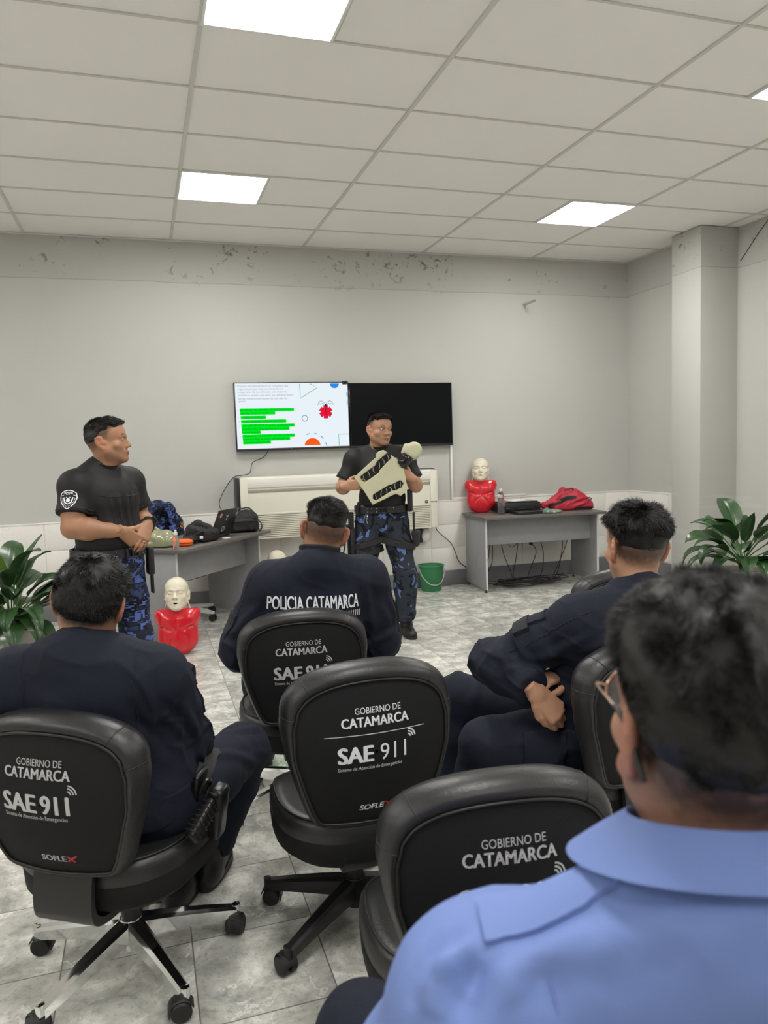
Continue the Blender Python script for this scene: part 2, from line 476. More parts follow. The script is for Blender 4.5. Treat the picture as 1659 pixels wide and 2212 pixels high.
def head_tint(P, skin, style):
    """colour of the skin at head coordinates P: lips, brows, beard shadow, clipped hair"""
    x, y, z = P[:, 0], P[:, 1], P[:, 2]; n = len(P)
    c = np.tile(np.array(skin, float), (n, 1))
    dark = np.array((.012, .009, .008)); red = np.array((skin[0]*.82, skin[1]*.55, skin[2]*.5))
    def mix(m, col, a): 
        nonlocal c
        w = (np.clip(m, 0, 1)*a)[:, None]; c = c*(1-w)+np.array(col)*w
    lip = np.exp(-(x/.02)**4)*np.exp(-((z+.064)/.0095)**4)*(y > .082)
    mix(lip, red, .7)
    mix(np.exp(-((z+.0645)/.0022)**2)*(y > .078)*(np.abs(x) < .023), red*.3, .8)
    earm = ((np.abs(x) > .077) & (y < .03) & (np.abs(z) < .045)).astype(float)
    mix(earm, (skin[0]*1.05, skin[1]*.78, skin[2]*.72), .6)
    ax = np.abs(x)
    brow = np.exp(-((z-.034-.008*np.exp(-((ax-.036)/.014)**2))/.0042)**2)*sstep(.012, .018, ax)*(1-sstep(.046, .054, ax))*(y > .05)
    mix(brow, dark, .88)
    lash = np.exp(-((z-.0165)/.002)**2)*sstep(.015, .02, ax)*(1-sstep(.043, .048, ax))*(y > .07)
    mix(lash, dark, .7)
    beard = style.get('beard', .25)
    bm = sstep(-.035, -.06, z)*(y > -.01)*(z > -.13)+np.exp(-((z+.047)/.007)**2)*np.exp(-(x/.024)**2)*(y > .08)
    mix(bm*(1-lip), (skin[0]*.42, skin[1]*.42, skin[2]*.45), beard)
    # clipped hair that fades into the skin
    zb = hairline(y, style); lo = style.get('fade_to', -.075)
    hi = zb+style.get('fade', .0)
    zl = np.where(y < -.005, lo, zb-.006)
    st = sstep(zl, np.maximum(hi, zl+.008), z)*(1-earm)
    st = np.where(y > .06, sstep(zb-.004, zb+.004, z), st)
    st = np.where((y > .0) & (y <= .06), sstep(zb-.008, zb+.012+style.get('fade', 0)*.7, z)*(1-earm), st)
    jit = 1+.12*snoise(P, 260, 3)
    mix(st*jit, dark, style.get('stub', .92))
    return np.clip(c, 0.003, 1)
def hairline(y, style):
    ys = style.get('hl_y', [-.12, -.085, -.05, -.02, .012, .03, .05, .07, .11])
    zs = style.get('hl_z', [-.062, -.062, -.05, .0, .012, .05, .074, .09, .098])
    return np.interp(y, ys, zs)
def hair_mesh(style, fat=0.0, h=0.003):
    f = Field((-.13, -.15, -.1), (.13, .15, .175), h); skull(f, fat, True)
    X, Y, Z = f.grid()
    zb = hairline(Y, style)+style.get('fade', 0)*(1-sstep(.02, .055, Y))
    hd = sstep(-.004, style.get('soft', .03), Z-zb)
    t = style['side']+(style['top']-style['side'])*sstep(style.get('z0', .04), style.get('z1', .115), Z)
    if 'front' in style: t = t+style['front']*sstep(.02, .09, Y)*sstep(.07, .1, Z)
    f.D = (f.D-(t*hd-.0035*(1-hd))).astype(np.float32)
    V, F = f.mesh()
    Nn = vnormals(V, F)
    V = V+Nn*(snoise(V, style.get('lump_f', 90), 11)*style.get('lump', .0015))[:, None]
    return V, F
def strand_mesh(V, F, style, n, seed=1):
    """short tapered blades of hair rooted on the hair's surface"""
    r = np.random.default_rng(seed)
    A, B, C_ = V[F[:, 0]], V[F[:, 1]], V[F[:, 2]]
    area = np.linalg.norm(np.cross(B-A, C_-A), axis=1); cen = V[F].mean(1)
    zb = hairline(cen[:, 1], style)+style.get('fade', 0)*(1-sstep(.02, .055, cen[:, 1]))
    w = area*sstep(.0, .02, cen[:, 2]-zb+.004); w /= w.sum()
    idx = r.choice(len(F), n, p=w); u, v = r.random((2, n, 1))
    P = V[F[idx, 0]]*(1-u)*(1-v)+V[F[idx, 1]]*u*(1-v)+V[F[idx, 2]]*u*v+V[F[idx, 3]]*(1-u)*v
    N = vnormals(V, F)[F[idx, 0]]
    crown = np.array(style.get('crown', (0.0, -.06, .13)))
    rad = P-crown; rad -= N*(rad*N).sum(1, keepdims=True); rad /= np.maximum(np.linalg.norm(rad, axis=1, keepdims=True), 1e-6)
    sw = np.cross(N, rad)
    fw = np.array(style.get('comb', (0, 1, 0)))*np.ones((n, 1)); fw = fw-N*(fw*N).sum(1, keepdims=True)
    topm = sstep(.05, .11, P[:, 2])[:, None]
    flow = rad+sw*style.get('swirl', .4)+fw*topm*style.get('combw', .6)
    cl = np.stack([snoise(P, style.get('clump', 70), 21+i) for i in range(3)], 1)
    flow = flow+cl*style.get('clumpw', .6)+r.normal(size=(n, 3))*style.get('jit', .3)
    flow /= np.linalg.norm(flow, axis=1, keepdims=True)
    lift = style.get('lift', .45); d0 = flow+N*lift; d0 /= np.linalg.norm(d0, axis=1, keepdims=True)
    d1 = flow+N*lift*.15+cl*style.get('curl', .3); d1 /= np.linalg.norm(d1, axis=1, keepdims=True)
    L = (style.get('ls', .007)+(style.get('lt', .018)-style.get('ls', .007))*sstep(.03, .1, P[:, 2]))*r.uniform(.6, 1.2, n)
    L = L[:, None]; wd = style.get('w', .0006)
    P0 = P-N*.002; P1 = P0+d0*L*.5; P2 = P1+d1*L*.5
    s = np.cross(d0, N+r.normal(size=(n, 3))*.5); s /= np.maximum(np.linalg.norm(s, axis=1, keepdims=True), 1e-6)
    VV = np.stack([P0-s*wd, P0+s*wd, P1-s*wd*.8, P1+s*wd*.8, P2-s*wd*.15, P2+s*wd*.15], 1).reshape(-1, 3)
    b = np.arange(n)[:, None]*6
    FF = np.concatenate([b+np.array([[0, 1, 3, 2]]), b+np.array([[2, 3, 5, 4]])])
    return VV, FF
def hand_field(side, curl=(25, 35, 25), spread=1.0, thumb=((-.03, -.02, -.004), (-.052, .008, -.012), (-.060, .036, -.018), (-.058, .058, -.024)), h=0.0022, curls=None, sc=1.0):
    """right hand: fingers along +Y, palm facing -Z, thumb towards -X; the left hand is mirrored in X; origin in the palm, wrist at y = -.05"""
    s = 1 if side == 'R' else -1
    f = Field((-.1, -.085, -.115), (.1, .165, .06), h)
    m = lambda p: (s*p[0]*sc, p[1]*sc, p[2]*sc)
    base = [(-.029, .043, 0), (-.0095, .049, .002), (.0095, .046, .001), (.027, .036, -.003)]
    segs = [(.043, .026, .021), (.047, .03, .022), (.043, .028, .021), (.033, .021, .019)]
    rads = [(.0095, .0085, .0078, .0066), (.0098, .0088, .008, .0068), (.0093, .0083, .0076, .0064), (.0083, .0073, .0068, .0058)]
    wr = (0, -.05, 0)
    for i, b in enumerate(base):
        f.cone(m((b[0]*.62, -.045, 0)), m(b), .0165*sc, .0125*sc, k=.012)
        p = vec(*b); a = 0.0; pts = [m(p)]; rr = [rads[i][0]*sc]
        cu = curls[i] if curls else curl
        fan = (i-1.5)*.055*spread
        for j in range(3):
            a -= R_(cu[j]); L = segs[i][j]
            p = p+vec(math.sin(fan)*math.cos(a), math.cos(fan)*math.cos(a), math.sin(a))*L
            pts.append(m(p)); rr.append(rads[i][j+1]*sc)
        f.chain(pts, rr, k=.003)
        f.ell(m(b), (.0105*sc, .011*sc, .0115*sc), k=.006)
    f.chain([m(p) for p in thumb], [.0155*sc, .0125*sc, .0105*sc, .0085*sc], k=.006)
    f.cone(m((0, -.04, 0)), m((0, -.082, 0)), .0225*sc, .024*sc, k=.012)
    return f
def frame(y, z):
    """3x3 whose second column is y and third is z made square to y"""
    y = unit(y); z = np.asarray(z, float); z = unit(z-y*z.dot(y)); return np.stack([np.cross(y, z), y, z], 1)
def torso_ops(f, J, off=0.0, k=.05, girth=1.0, belly=0.0, wide=1.0):
    """chest, belly, hips and shoulders along the spine P (pelvis) - W (waist) - C (chest) - N (neck base)"""
    P, W_, C_, N = [vec(*J[a]) for a in ('P', 'W', 'C', 'N')]
    rt = unit(vec(*J['shR'])-vec(*J['shL']))
    def fr(up, r):
        up = unit(up); r = unit(r-up*np.dot(r, up)); return np.stack([r, np.cross(up, r), up], 1)
    rp = unit(vec(*J['hipR'])-vec(*J['hipL']))
    A = fr(N-C_, rt); B = fr(C_-W_, unit(rt+rp)); D = fr(W_-P, rp)
    f.ell(P, (.172*wide, .125*girth, .13), D, k=k, off=off)
    f.ell(W_+D[:, 1]*(.015+belly*.5), (.155*wide*girth, (.115+belly)*girth, .15), B, k=k, off=off)
    f.ell(C_, (.178*wide, .118*girth, .165), A, k=k, off=off)
    f.ell(C_+A[:, 2]*.07-A[:, 1]*.02, (.17*wide, .095*girth, .11), A, k=k, off=off)
    for s in ('shL', 'shR'):
        S = vec(*J[s]); f.cone(N+A[:, 2]*.012-A[:, 1]*.01, S+A[:, 2]*.008, .058, .062*wide, k=k*.8, off=off)
        f.cone(C_-A[:, 2]*.02+ (S-C_)*.35, S, .085, .064*wide, k=k*.8, off=off)
    return A
def arm_ops(f, J, s, off=0.0, k=.02, r=(.056, .047, .046, .042, .029), upto=1.0):
    S, E, Wr = [vec(*J[a+s]) for a in ('sh', 'el', 'wr')]
    M1 = S*.5+E*.5
    f.chain([S, M1, E], [r[0]*1.08, r[1]*1.06, r[2]*.95], k=k, off=off)
    if upto >= 1:
        M2 = E*.68+Wr*.32
        f.chain([E, M2, Wr], [r[2]*.95, r[3]*1.08, r[4]], k=k, off=off)
def leg_ops(f, J, s, off=0.0, k=.03, r=(.088, .076, .058, .056, .04), cloth=False):
    H, K_, A = [vec(*J[a+s]) for a in ('hip', 'kn', 'an')]
    f.chain([H, H*.5+K_*.5, K_], [r[0], r[1], r[2]], k=k, off=off)
    back = unit(np.cross(np.cross(A-K_, K_-H+vec(0, 0, 1e-3)), A-K_))
    M = K_*.7+A*.3
    f.chain([K_, M, A], [r[2], r[3], r[4]], k=k, off=off)
def to_world(V, Rm, c): return V@np.asarray(Rm).T+np.asarray(c)
def remesh(V, F, voxel):
    me = bpy.data.meshes.new('t'); me.from_pydata(V.tolist(), [], [tuple(q) for q in F.tolist()]); me.update()
    o = bpy.data.objects.new('t', me); COL.objects.link(o)
    md = o.modifiers.new('r', 'REMESH'); md.mode = 'VOXEL'; md.voxel_size = voxel
    dg = bpy.context.evaluated_depsgraph_get(); dg.update(); e = o.evaluated_get(dg); m2 = e.to_mesh()
    n = len(m2.vertices); VV = np.zeros(n*3, dtype=np.float32); m2.vertices.foreach_get('co', VV)
    npoly = len(m2.polygons); lt = np.zeros(npoly, dtype=np.int32); m2.polygons.foreach_get('loop_total', lt)
    FF = np.zeros(len(m2.loops), dtype=np.int32); m2.loops.foreach_get('vertex_index', FF)
    e.to_mesh_clear(); bpy.data.objects.remove(o); bpy.data.meshes.remove(me)
    return VV.reshape(-1, 3).astype(float), FF.reshape(-1, 4)
def setN(J, c, rot):
    J['N'] = np.array(c, float)+head_rot(*rot)@np.array([0, -.035, -.150]); return J
class Person:
    """J holds joints in world metres; hands are (wrist point taken from J, finger direction, palm normal, hand_field options)"""
    def __init__(s, J, az, label, head, skin, style, hands, root, girth=1.0, belly=0.0, wide=1.0, voxel=0.0032, group=None, legs=True, arm_r=(.056, .047, .046, .042, .029)):
        s.J = J; s.skin = skin; s.style = style; s.girth = girth; s.belly = belly; s.wide = wide; s.arm_r = arm_r
        s.HR = head_rot(*head['rot']); s.HC = np.array(head['c'], float); s.hs = np.array((1.0, 1.0, .93))*head.get('scale', 1.0)
        parts = []
        hv, hf = head_field(fat=head.get('fat', 0), mouth=head.get('mouth', 0), jaw=head.get('jaw', 1.0), flare=head.get('flare', 22), h=head.get('h', .0024)).mesh()
        parts.append((to_world(hv*s.hs, s.HR, s.HC), hf))
        s.up = unit(s.HC-vec(*J['N']))
        pts = np.array([J[k] for k in J]); lo = pts.min(0)-.2; hi = pts.max(0)+.22
        f = Field(lo, hi, .011)
        torso_ops(f, J, off=-.006, girth=girth, belly=belly, wide=wide)
        nb = s.HC+s.HR@(np.array([0, -.028, -.17])*s.hs)
        f.cone(vec(*J['N'])-vec(0, 0, .05)*1.0, nb, .052, .054, k=.02)
        for q in 'LR':
            arm_ops(f, J, q, r=arm_r, off=-.006)
            if legs: leg_ops(f, J, q); f.cone(J['an'+q], J['toe'+q], .028, .016, k=.01)
        parts.append(f.mesh())
        s.hand_frames = {}
        for q in 'LR':
            d, nrm, opt = hands[q]
            HRm = frame(d, -np.asarray(nrm, float))
            v, ff = hand_field(q, **opt).mesh()
            c = np.array(J['wr'+q], float)+unit(d)*.052
            s.hand_frames[q] = (HRm, c); parts.append((to_world(v, HRm, c), ff))
            # forearms at full detail
            g = Field(np.minimum(J['el'+q], J['wr'+q])-.09, np.maximum(J['el'+q], J['wr'+q])+.09, .005)
            E, Wr = vec(*J['el'+q]), vec(*J['wr'+q])
            g.chain([E*.7+vec(*J['sh'+q])*.3, E, E*.7+Wr*.3, E*.25+Wr*.75, Wr+unit(d)*.004], [arm_r[1], arm_r[2]*.95, arm_r[3]*1.1, arm_r[4]*1.12, arm_r[4]*.86], k=.02)
            parts.append(g.mesh())
        V = []; F = []; n = 0
        for v, ff in parts: V.append(v); F.append(ff+n); n += len(v)
        V, F = remesh(np.concatenate(V), np.concatenate(F), voxel)
        V = relax(V, F, 1, .4)
        s.root = np.array(root, float)
        t = np.tile(np.array(skin), (len(V), 1))*(1+.07*snoise(V, 28, 4))[:, None]
        P = (V-s.HC)@s.HR/s.hs
        m = (P[:, 2] > -.15) & (np.linalg.norm(P, axis=1) < .2)
        t[m] = head_tint(P[m], skin, style)
        s.body = mesh_obj('person', V-s.root, F, MATS['skin'], None, tint=t)
        s.body.location = s.root
        tag(s.body, label, 'person', group)
        # hair
        hv, hf = hair_mesh(style, head.get('fat', 0), h=style.get('h', .003))
        sv, sf = strand_mesh(hv, hf, style, style.get('n', 9000))
        VV = np.concatenate([hv, sv]); FF = np.concatenate([hf, sf+len(hv)])
        s.add('hair', to_world(VV*s.hs, s.HR, s.HC), FF, MATS['hair'])
        if head.get('eyes'):
            look = head.get('look', 0)
            for sd in (-1, 1):
                ev, ef, et = eyeball(look)
                s.add('eye', to_world((ev+vec(sd*.031, .0775, .010))*s.hs, s.HR, s.HC), ef, MATS['eye'], tint=et)
    def add(s, name, V, F, m, parent=None, **kw): return mesh_obj(name, np.asarray(V)-s.root, F, m, parent or s.body, **kw)
    def cloth(s, name, f, m, amp=.003, fr=30, seed=1, folds=(), it=2, cb=None, hot=None):
        V, F = f.mesh(); V = relax(V, F, it); V = wrinkle(V, F, amp, fr, seed, folds, hot)
        if cb: V = cb(V)
        return s.add(name, V, F, m)
    def mb(s, name, mb, m, parent=None, smooth=False):
        mb.V = [tuple(np.array(v)-s.root) for v in mb.V]; return mb.build(name, m, parent or s.body, smooth=smooth)
    def hp(s, *p): return s.HC+s.HR@(np.array(p)*s.hs)
    def decal(s, name, vf, o, u, v, target, m, parent=None, lift=.0016):
        return decal(name, vf, np.array(o)-s.root, u, v, bvh_of(target), m, parent or target, lift)
def eyeball(look=0, n=14):
    V = []; F = []; T = []
    for i in range(n+1):
        a = PI*i/n
        for j in range(16):
            b = 2*PI*j/16; V.append((.0118*math.sin(a)*math.cos(b), .0118*math.cos(a), .0118*math.sin(a)*math.sin(b)))
            T.append((.01, .008, .006) if a < .62 else (.62, .58, .54))
    for i in range(n):
        for j in range(16): F.append((i*16+j, i*16+(j+1) % 16, (i+1)*16+(j+1) % 16, (i+1)*16+j))
    c, s_ = math.cos(R_(-look)), math.sin(R_(-look)); V = np.array(V); x, y = V[:, 0].copy(), V[:, 1].copy()
    V[:, 0] = c*x-s_*y; V[:, 1] = s_*x+c*y
    return V, np.array(F), np.array(T)
def collar_band(p, frm, rx, ry, h, th, tilt=0.0, lean=0.0, gap=0.0, n=40, flare=0.0):
    """a standing collar: a ring of height h round the neck in the frame frm (right, forward, up); lower at the front by tilt"""
    rows = []
    prof = [(0, 0), (0, h*.5), (flare*.6, h*.85), (flare+th*.5, h+th*.4), (flare+th, h*.95), (th+flare*.3, h*.5), (th, 0)]
    for i in range(n+1):
        a = -PI/2+gap/2*0+ (PI+PI)*i/n
        r = []
        for d, z in prof:
            x = (rx+d)*math.cos(a); y = (ry+d)*math.sin(a)
            zz = z*(1-.25*max(0, math.sin(a)))-tilt*(math.sin(a)+1)*.5
            r.append(p+frm@np.array([x, y+lean*z, zz]))
        rows.append(r)
    return MB().grid(rows)
def collar_fold(p, frm, rx, ry, h, drop, flare, th=.003, n=56, open_=.30):
    """a shirt collar: a stand of height h and a leaf folded over it, wider towards the front points"""
    rows = []
    for i in range(n+1):
        a = PI/2+open_+(2*PI-2*open_)*i/n
        fr_ = (math.sin(a)+1)/2; fl = flare*(.7+.6*fr_); dr = drop*(.8+.5*fr_); r = []
        for d, z in [(0, 0), (0, h*.6), (.001, h*.92), (.004, h), (.008, h*.96), (.008+fl*.5, h-dr*.5), (.008+fl, h-dr), (.008+fl-th, h-dr-.001), (.005+fl*.5, h-dr*.55), (.004, h*.85), (.003, 0)]:
            r.append(p+frm@np.array([(rx+d)*math.cos(a), (ry+d)*math.sin(a), z*(1-.22*fr_)-.012*fr_]))
        rows.append(r)
    m_ = MB().grid(rows); k = len(rows[0]); m_.F.append(tuple(range(k))); m_.F.append(tuple(range(len(m_.V)-k, len(m_.V)))); return m_
def strap_ring(p, frm, rx, ry, h, th, n=48, wob=0.0):
    """a closed flat band (a belt, a cuff, a leg strap) round p"""
    rows = []
    for i in range(n+1):
        a = 2*PI*i/n; r = []
        for d, z in [(0, -h/2), (th, -h/2+th*.3), (th, h/2-th*.3), (0, h/2), (-th*.5, h/2), (-th*.5, -h/2), (0, -h/2)]:
            r.append(p+frm@np.array([(rx+d)*math.cos(a), (ry+d)*math.sin(a), z+wob*math.sin(2*a)]))
        rows.append(r)
    return MB().grid(rows)
def section(V, p, frm, h=.02):
    """half widths (x, y) and centre of the part of a mesh in a slab round p"""
    Q = (np.asarray(V)-p)@frm; m = np.abs(Q[:, 2]) < h; Q = Q[m]
    return Q
def body_band(V, p, frm, h, th, reach=.3, n=64, pad=.002):
    """a band that follows the actual outline of a mesh: radius sampled by angle in a slab"""
    Q = (np.asarray(V)-p)@frm; m = (np.abs(Q[:, 2]) < max(h*.6, .012)) & (np.hypot(Q[:, 0], Q[:, 1]) < reach); Q = Q[m]
    a = np.arctan2(Q[:, 1], Q[:, 0]); r = np.hypot(Q[:, 0], Q[:, 1]); R0 = np.zeros(n)
    for i in range(n):
        c = -PI+2*PI*(i+.5)/n; dd = np.abs((a-c+PI) % (2*PI)-PI); mm = dd < .16
        R0[i] = r[mm].max() if mm.any() else np.nan
    ok = ~np.isnan(R0); R0 = np.interp(np.arange(n), np.nonzero(ok)[0], R0[ok]) if ok.any() else np.full(n, .05)
    for _ in range(3): R0 = (np.roll(R0, 1)+R0*2+np.roll(R0, -1))/4
    rows = []
    for i in range(n+1):
        j = i % n; c = -PI+2*PI*(j+.5)/n; r0 = R0[j]+pad; rr = []
        for d, z in [(-.006, -h/2), (th, -h/2+th*.3), (th, h/2-th*.3), (-.006, h/2), (-.006, -h/2)]:
            rr.append(p+frm@np.array([(r0+d)*math.cos(c), (r0+d)*math.sin(c), z]))
        rows.append(rr)
    def at(ang):   # outline radius at an angle
        return float(np.interp((ang+PI) % (2*PI), -PI+2*PI*(np.arange(n)+.5)/n+PI, R0))+pad+th
    return MB().grid(rows), at

# ------------------------------------------------------------------ special materials
def N(nt, t, **kw):
    n = nt.nodes.new('ShaderNode'+t)
    for k, v in kw.items():
        if k.startswith('i_'):
            key = k[2:]; key = int(key) if key.isdigit() else key.replace('_', ' ')
            n.inputs[key].default_value = v
        else: setattr(n, k, v)
    return n
def M_(nt, op, a, b=None):
    n = nt.nodes.new('ShaderNodeMath'); n.operation = op
    for i, x in enumerate((a, b)):
        if x is None: continue
        if isinstance(x, (int, float)): n.inputs[i].default_value = x
        else: nt.links.new(x, n.inputs[i])
    return n.outputs[0]
def ramp(nt, fac, stops, interp='LINEAR'):
    r = nt.nodes.new('ShaderNodeValToRGB'); cr = r.color_ramp; cr.interpolation = interp
    while len(cr.elements) < len(stops): cr.elements.new(0.5)
    for e, (p, c) in zip(cr.elements, stops): e.position = p; e.color = (*c, 1) if len(c) == 3 else c
    nt.links.new(fac, r.inputs[0]); return r.outputs[0]
def mixc(nt, f, a, b):
    n = nt.nodes.new('ShaderNodeMix'); n.data_type = 'RGBA'
    if isinstance(f, (int, float)): n.inputs[0].default_value = f
    else: nt.links.new(f, n.inputs[0])
    for i, x in ((6, a), (7, b)):
        if isinstance(x, tuple): n.inputs[i].default_value = (*x, 1)
        else: nt.links.new(x, n.inputs[i])
    return n.outputs[2]
def base(name, rough=.6, spec=.5):
    m = bpy.data.materials.new(name); m.use_nodes = True; nt = m.node_tree; b = nt.nodes['Principled BSDF']
    b.inputs['Roughness'].default_value = rough; b.inputs['Specular IOR Level'].default_value = spec
    tc = nt.nodes.new('ShaderNodeTexCoord'); MATS[name] = m
    return m, nt, b, tc.outputs['Object']
def noise(nt, v, scale, detail=4, rough=.5, dist=0.0, dim='3D'):
    n = N(nt, 'TexNoise', noise_dimensions=dim); n.inputs['Scale'].default_value = scale; n.inputs['Detail'].default_value = detail
    n.inputs['Roughness'].default_value = rough; n.inputs['Distortion'].default_value = dist
    nt.links.new(v, n.inputs['Vector']); return n
def vscale(nt, v, s):
    n = N(nt, 'VectorMath', operation='MULTIPLY'); nt.links.new(v, n.inputs[0]); n.inputs[1].default_value = s; return n.outputs[0]
def bump(nt, b, h, s, d=.004):
    n = N(nt, 'Bump'); n.inputs['Strength'].default_value = s; n.inputs['Distance'].default_value = d
    nt.links.new(h, n.inputs['Height']); nt.links.new(n.outputs[0], b.inputs['Normal'])

GREY = (.50, .498, .468)
# painted wall: grey emulsion, mould specks under the ceiling, an old plaster seam, pale scuffs above the dado
m, nt, b, ob = base('wall_paint', .75, .3)
sx = N(nt, 'SeparateXYZ'); nt.links.new(ob, sx.inputs[0]); z = sx.outputs[2]
n1 = noise(nt, ob, .9, 3); c = mixc(nt, n1.outputs['Fac'], tuple(v*.94 for v in GREY), tuple(v*1.05 for v in GREY))
sp = noise(nt, ob, 13, 8, .72, .6); cl = noise(nt, ob, 2.2, 3, .6)
hi = M_(nt, 'MULTIPLY', M_(nt, 'GREATER_THAN', z, 2.93), M_(nt, 'MINIMUM', M_(nt, 'MULTIPLY', M_(nt, 'SUBTRACT', z, 2.86), 3.0), 1.0))
spk = M_(nt, 'MULTIPLY', M_(nt, 'GREATER_THAN', M_(nt, 'ADD', sp.outputs['Fac'], M_(nt, 'MULTIPLY', cl.outputs['Fac'], .35)), .80), hi)
c = mixc(nt, M_(nt, 'MULTIPLY', spk, .75), c, (.09, .085, .08))
seam = M_(nt, 'LESS_THAN', M_(nt, 'ABSOLUTE', M_(nt, 'SUBTRACT', M_(nt, 'ADD', z, M_(nt, 'MULTIPLY', cl.outputs['Fac'], .03)), 2.975)), .004)
c = mixc(nt, M_(nt, 'MULTIPLY', seam, .4), c, (.2, .2, .19))
hb = M_(nt, 'GREATER_THAN', z, 2.96); c = mixc(nt, M_(nt, 'MULTIPLY', hb, .18), c, (.30, .29, .29))  # shade under the ceiling put into the paint as a darker band
stv = noise(nt, vscale(nt, ob, (6, 6, .35)), 1.0, 3); c = mixc(nt, M_(nt, 'MULTIPLY', M_(nt, 'GREATER_THAN', stv.outputs['Fac'], .6), .07), c, (.5, .5, .48))
sc_ = noise(nt, vscale(nt, ob, (1.2, 1.2, 14)), 1.0, 4, .6)
lowm = M_(nt, 'LESS_THAN', z, .95)
c = mixc(nt, M_(nt, 'MULTIPLY', M_(nt, 'MULTIPLY', lowm, M_(nt, 'GREATER_THAN', sc_.outputs['Fac'], .58)), .3), c, (.6, .6, .57))
nt.links.new(c, b.inputs['Base Color']); nb = noise(nt, ob, 90, 3); bump(nt, b, nb.outputs['Fac'], .12)
# dado blocks
m, nt, b, ob = base('white_block', .6, .35)
n1 = noise(nt, ob, 3, 4); nt.links.new(mixc(nt, n1.outputs['Fac'], (.76, .735, .69), (.82, .80, .755)), b.inputs['Base Color'])
nb = noise(nt, ob, 60, 5, .65); bump(nt, b, nb.outputs['Fac'], .5, .006)
# ceiling tile
m, nt, b, ob = base('ceiling_tile', .85, .2)
n1 = noise(nt, ob, 1.3, 2); nt.links.new(mixc(nt, n1.outputs['Fac'], (.86, .835, .80), (.90, .875, .845)), b.inputs['Base Color'])
nb = noise(nt, ob, 130, 2); bump(nt, b, nb.outputs['Fac'], .1)
# floor: 36 cm stoneware with cloudy grey stone print
m, nt, b, ob = base('floor_tile', .3, .5)
sx = N(nt, 'SeparateXYZ'); nt.links.new(ob, sx.inputs[0])
u = M_(nt, 'DIVIDE', M_(nt, 'SUBTRACT', sx.outputs[0], .06), .36); v = M_(nt, 'DIVIDE', M_(nt, 'SUBTRACT', sx.outputs[1], 2.208), .36)
fu = M_(nt, 'FRACT', u); fv = M_(nt, 'FRACT', v)
du = M_(nt, 'MINIMUM', fu, M_(nt, 'SUBTRACT', 1.0, fu)); dv = M_(nt, 'MINIMUM', fv, M_(nt, 'SUBTRACT', 1.0, fv))
gr = M_(nt, 'LESS_THAN', M_(nt, 'MINIMUM', du, dv), .0055)
cb = N(nt, 'CombineXYZ'); nt.links.new(M_(nt, 'FLOOR', u), cb.inputs[0]); nt.links.new(M_(nt, 'FLOOR', v), cb.inputs[1])
wn = N(nt, 'TexWhiteNoise', noise_dimensions='3D'); nt.links.new(cb.outputs[0], wn.inputs['Vector'])
of = N(nt, 'VectorMath', operation='MULTIPLY_ADD'); nt.links.new(wn.outputs['Color'], of.inputs[0]); of.inputs[1].default_value = (9, 9, 9); nt.links.new(ob, of.inputs[2])
ov = of.outputs[0]
n1 = noise(nt, ov, 6.5, 8, .68, .5); n2 = noise(nt, ov, 2.6, 3, .5, .4)
c = ramp(nt, n1.outputs['Fac'], [(.28, (.20, .20, .185)), (.40, (.38, .38, .35)), (.50, (.52, .515, .475)), (.57, (.70, .695, .64)), (.66, (.88, .87, .80))])
c = mixc(nt, M_(nt, 'MULTIPLY', n2.outputs['Fac'], .28), c, (.50, .495, .455))
vo = N(nt, 'TexVoronoi', feature='DISTANCE_TO_EDGE'); vo.inputs['Scale'].default_value = 4.2
vd = N(nt, 'VectorMath', operation='MULTIPLY_ADD'); nd = noise(nt, ov, 6, 5, .65); nt.links.new(nd.outputs['Color'], vd.inputs[0]); vd.inputs[1].default_value = (.35, .35, .35); nt.links.new(ov, vd.inputs[2]); nt.links.new(vd.outputs[0], vo.inputs['Vector'])
vein = M_(nt, 'MULTIPLY', M_(nt, 'LESS_THAN', vo.outputs['Distance'], .022), M_(nt, 'GREATER_THAN', n2.outputs['Fac'], .5))
c = mixc(nt, M_(nt, 'MULTIPLY', vein, .5), c, (.84, .83, .77))

fs = noise(nt, ob, 55, 6, .7); c = mixc(nt, M_(nt, 'MULTIPLY', M_(nt, 'LESS_THAN', fs.outputs['Fac'], .43), .28), c, (.16, .16, .14))
c = mixc(nt, gr, c, (.15, .14, .12)); nt.links.new(c, b.inputs['Base Color'])
nt.links.new(M_(nt, 'ADD', M_(nt, 'MULTIPLY', n1.outputs['Fac'], .3), M_(nt, 'MULTIPLY', gr, .4)), b.inputs['Roughness'])
hgt = M_(nt, 'SUBTRACT', M_(nt, 'MULTIPLY', n1.outputs['Fac'], .6), gr); bump(nt, b, hgt, .22, .003)
# camouflage cloths
def camo(name, scale, stretch, cols, th, pix=None, seed=0.0, dist=1.5):
    m, nt, b, ob = base(name, .85, .2)
    v = vscale(nt, ob, stretch)
    if pix:
        s = N(nt, 'VectorMath', operation='SNAP'); nt.links.new(v, s.inputs[0]); s.inputs[1].default_value = (pix, pix, pix); v = s.outputs[0]
    a = noise(nt, v, scale, 2.5, .55, dist); ad = N(nt, 'VectorMath', operation='ADD'); nt.links.new(v, ad.inputs[0]); ad.inputs[1].default_value = (3.1+seed, 7.7, 1.3)
    e = noise(nt, ad.outputs[0], scale*.8, 2.5, .55, dist)
    c = mixc(nt, M_(nt, 'GREATER_THAN', a.outputs['Fac'], th[0]), cols[0], cols[1])
    c = mixc(nt, M_(nt, 'GREATER_THAN', e.outputs['Fac'], th[1]), c, cols[2])
    if len(cols) > 3: c = mixc(nt, M_(nt, 'LESS_THAN', e.outputs['Fac'], th[2]), c, cols[3])
    nt.links.new(c, b.inputs['Base Color']); nb = noise(nt, ob, 45, 4); bump(nt, b, nb.outputs['Fac'], .3, .006)
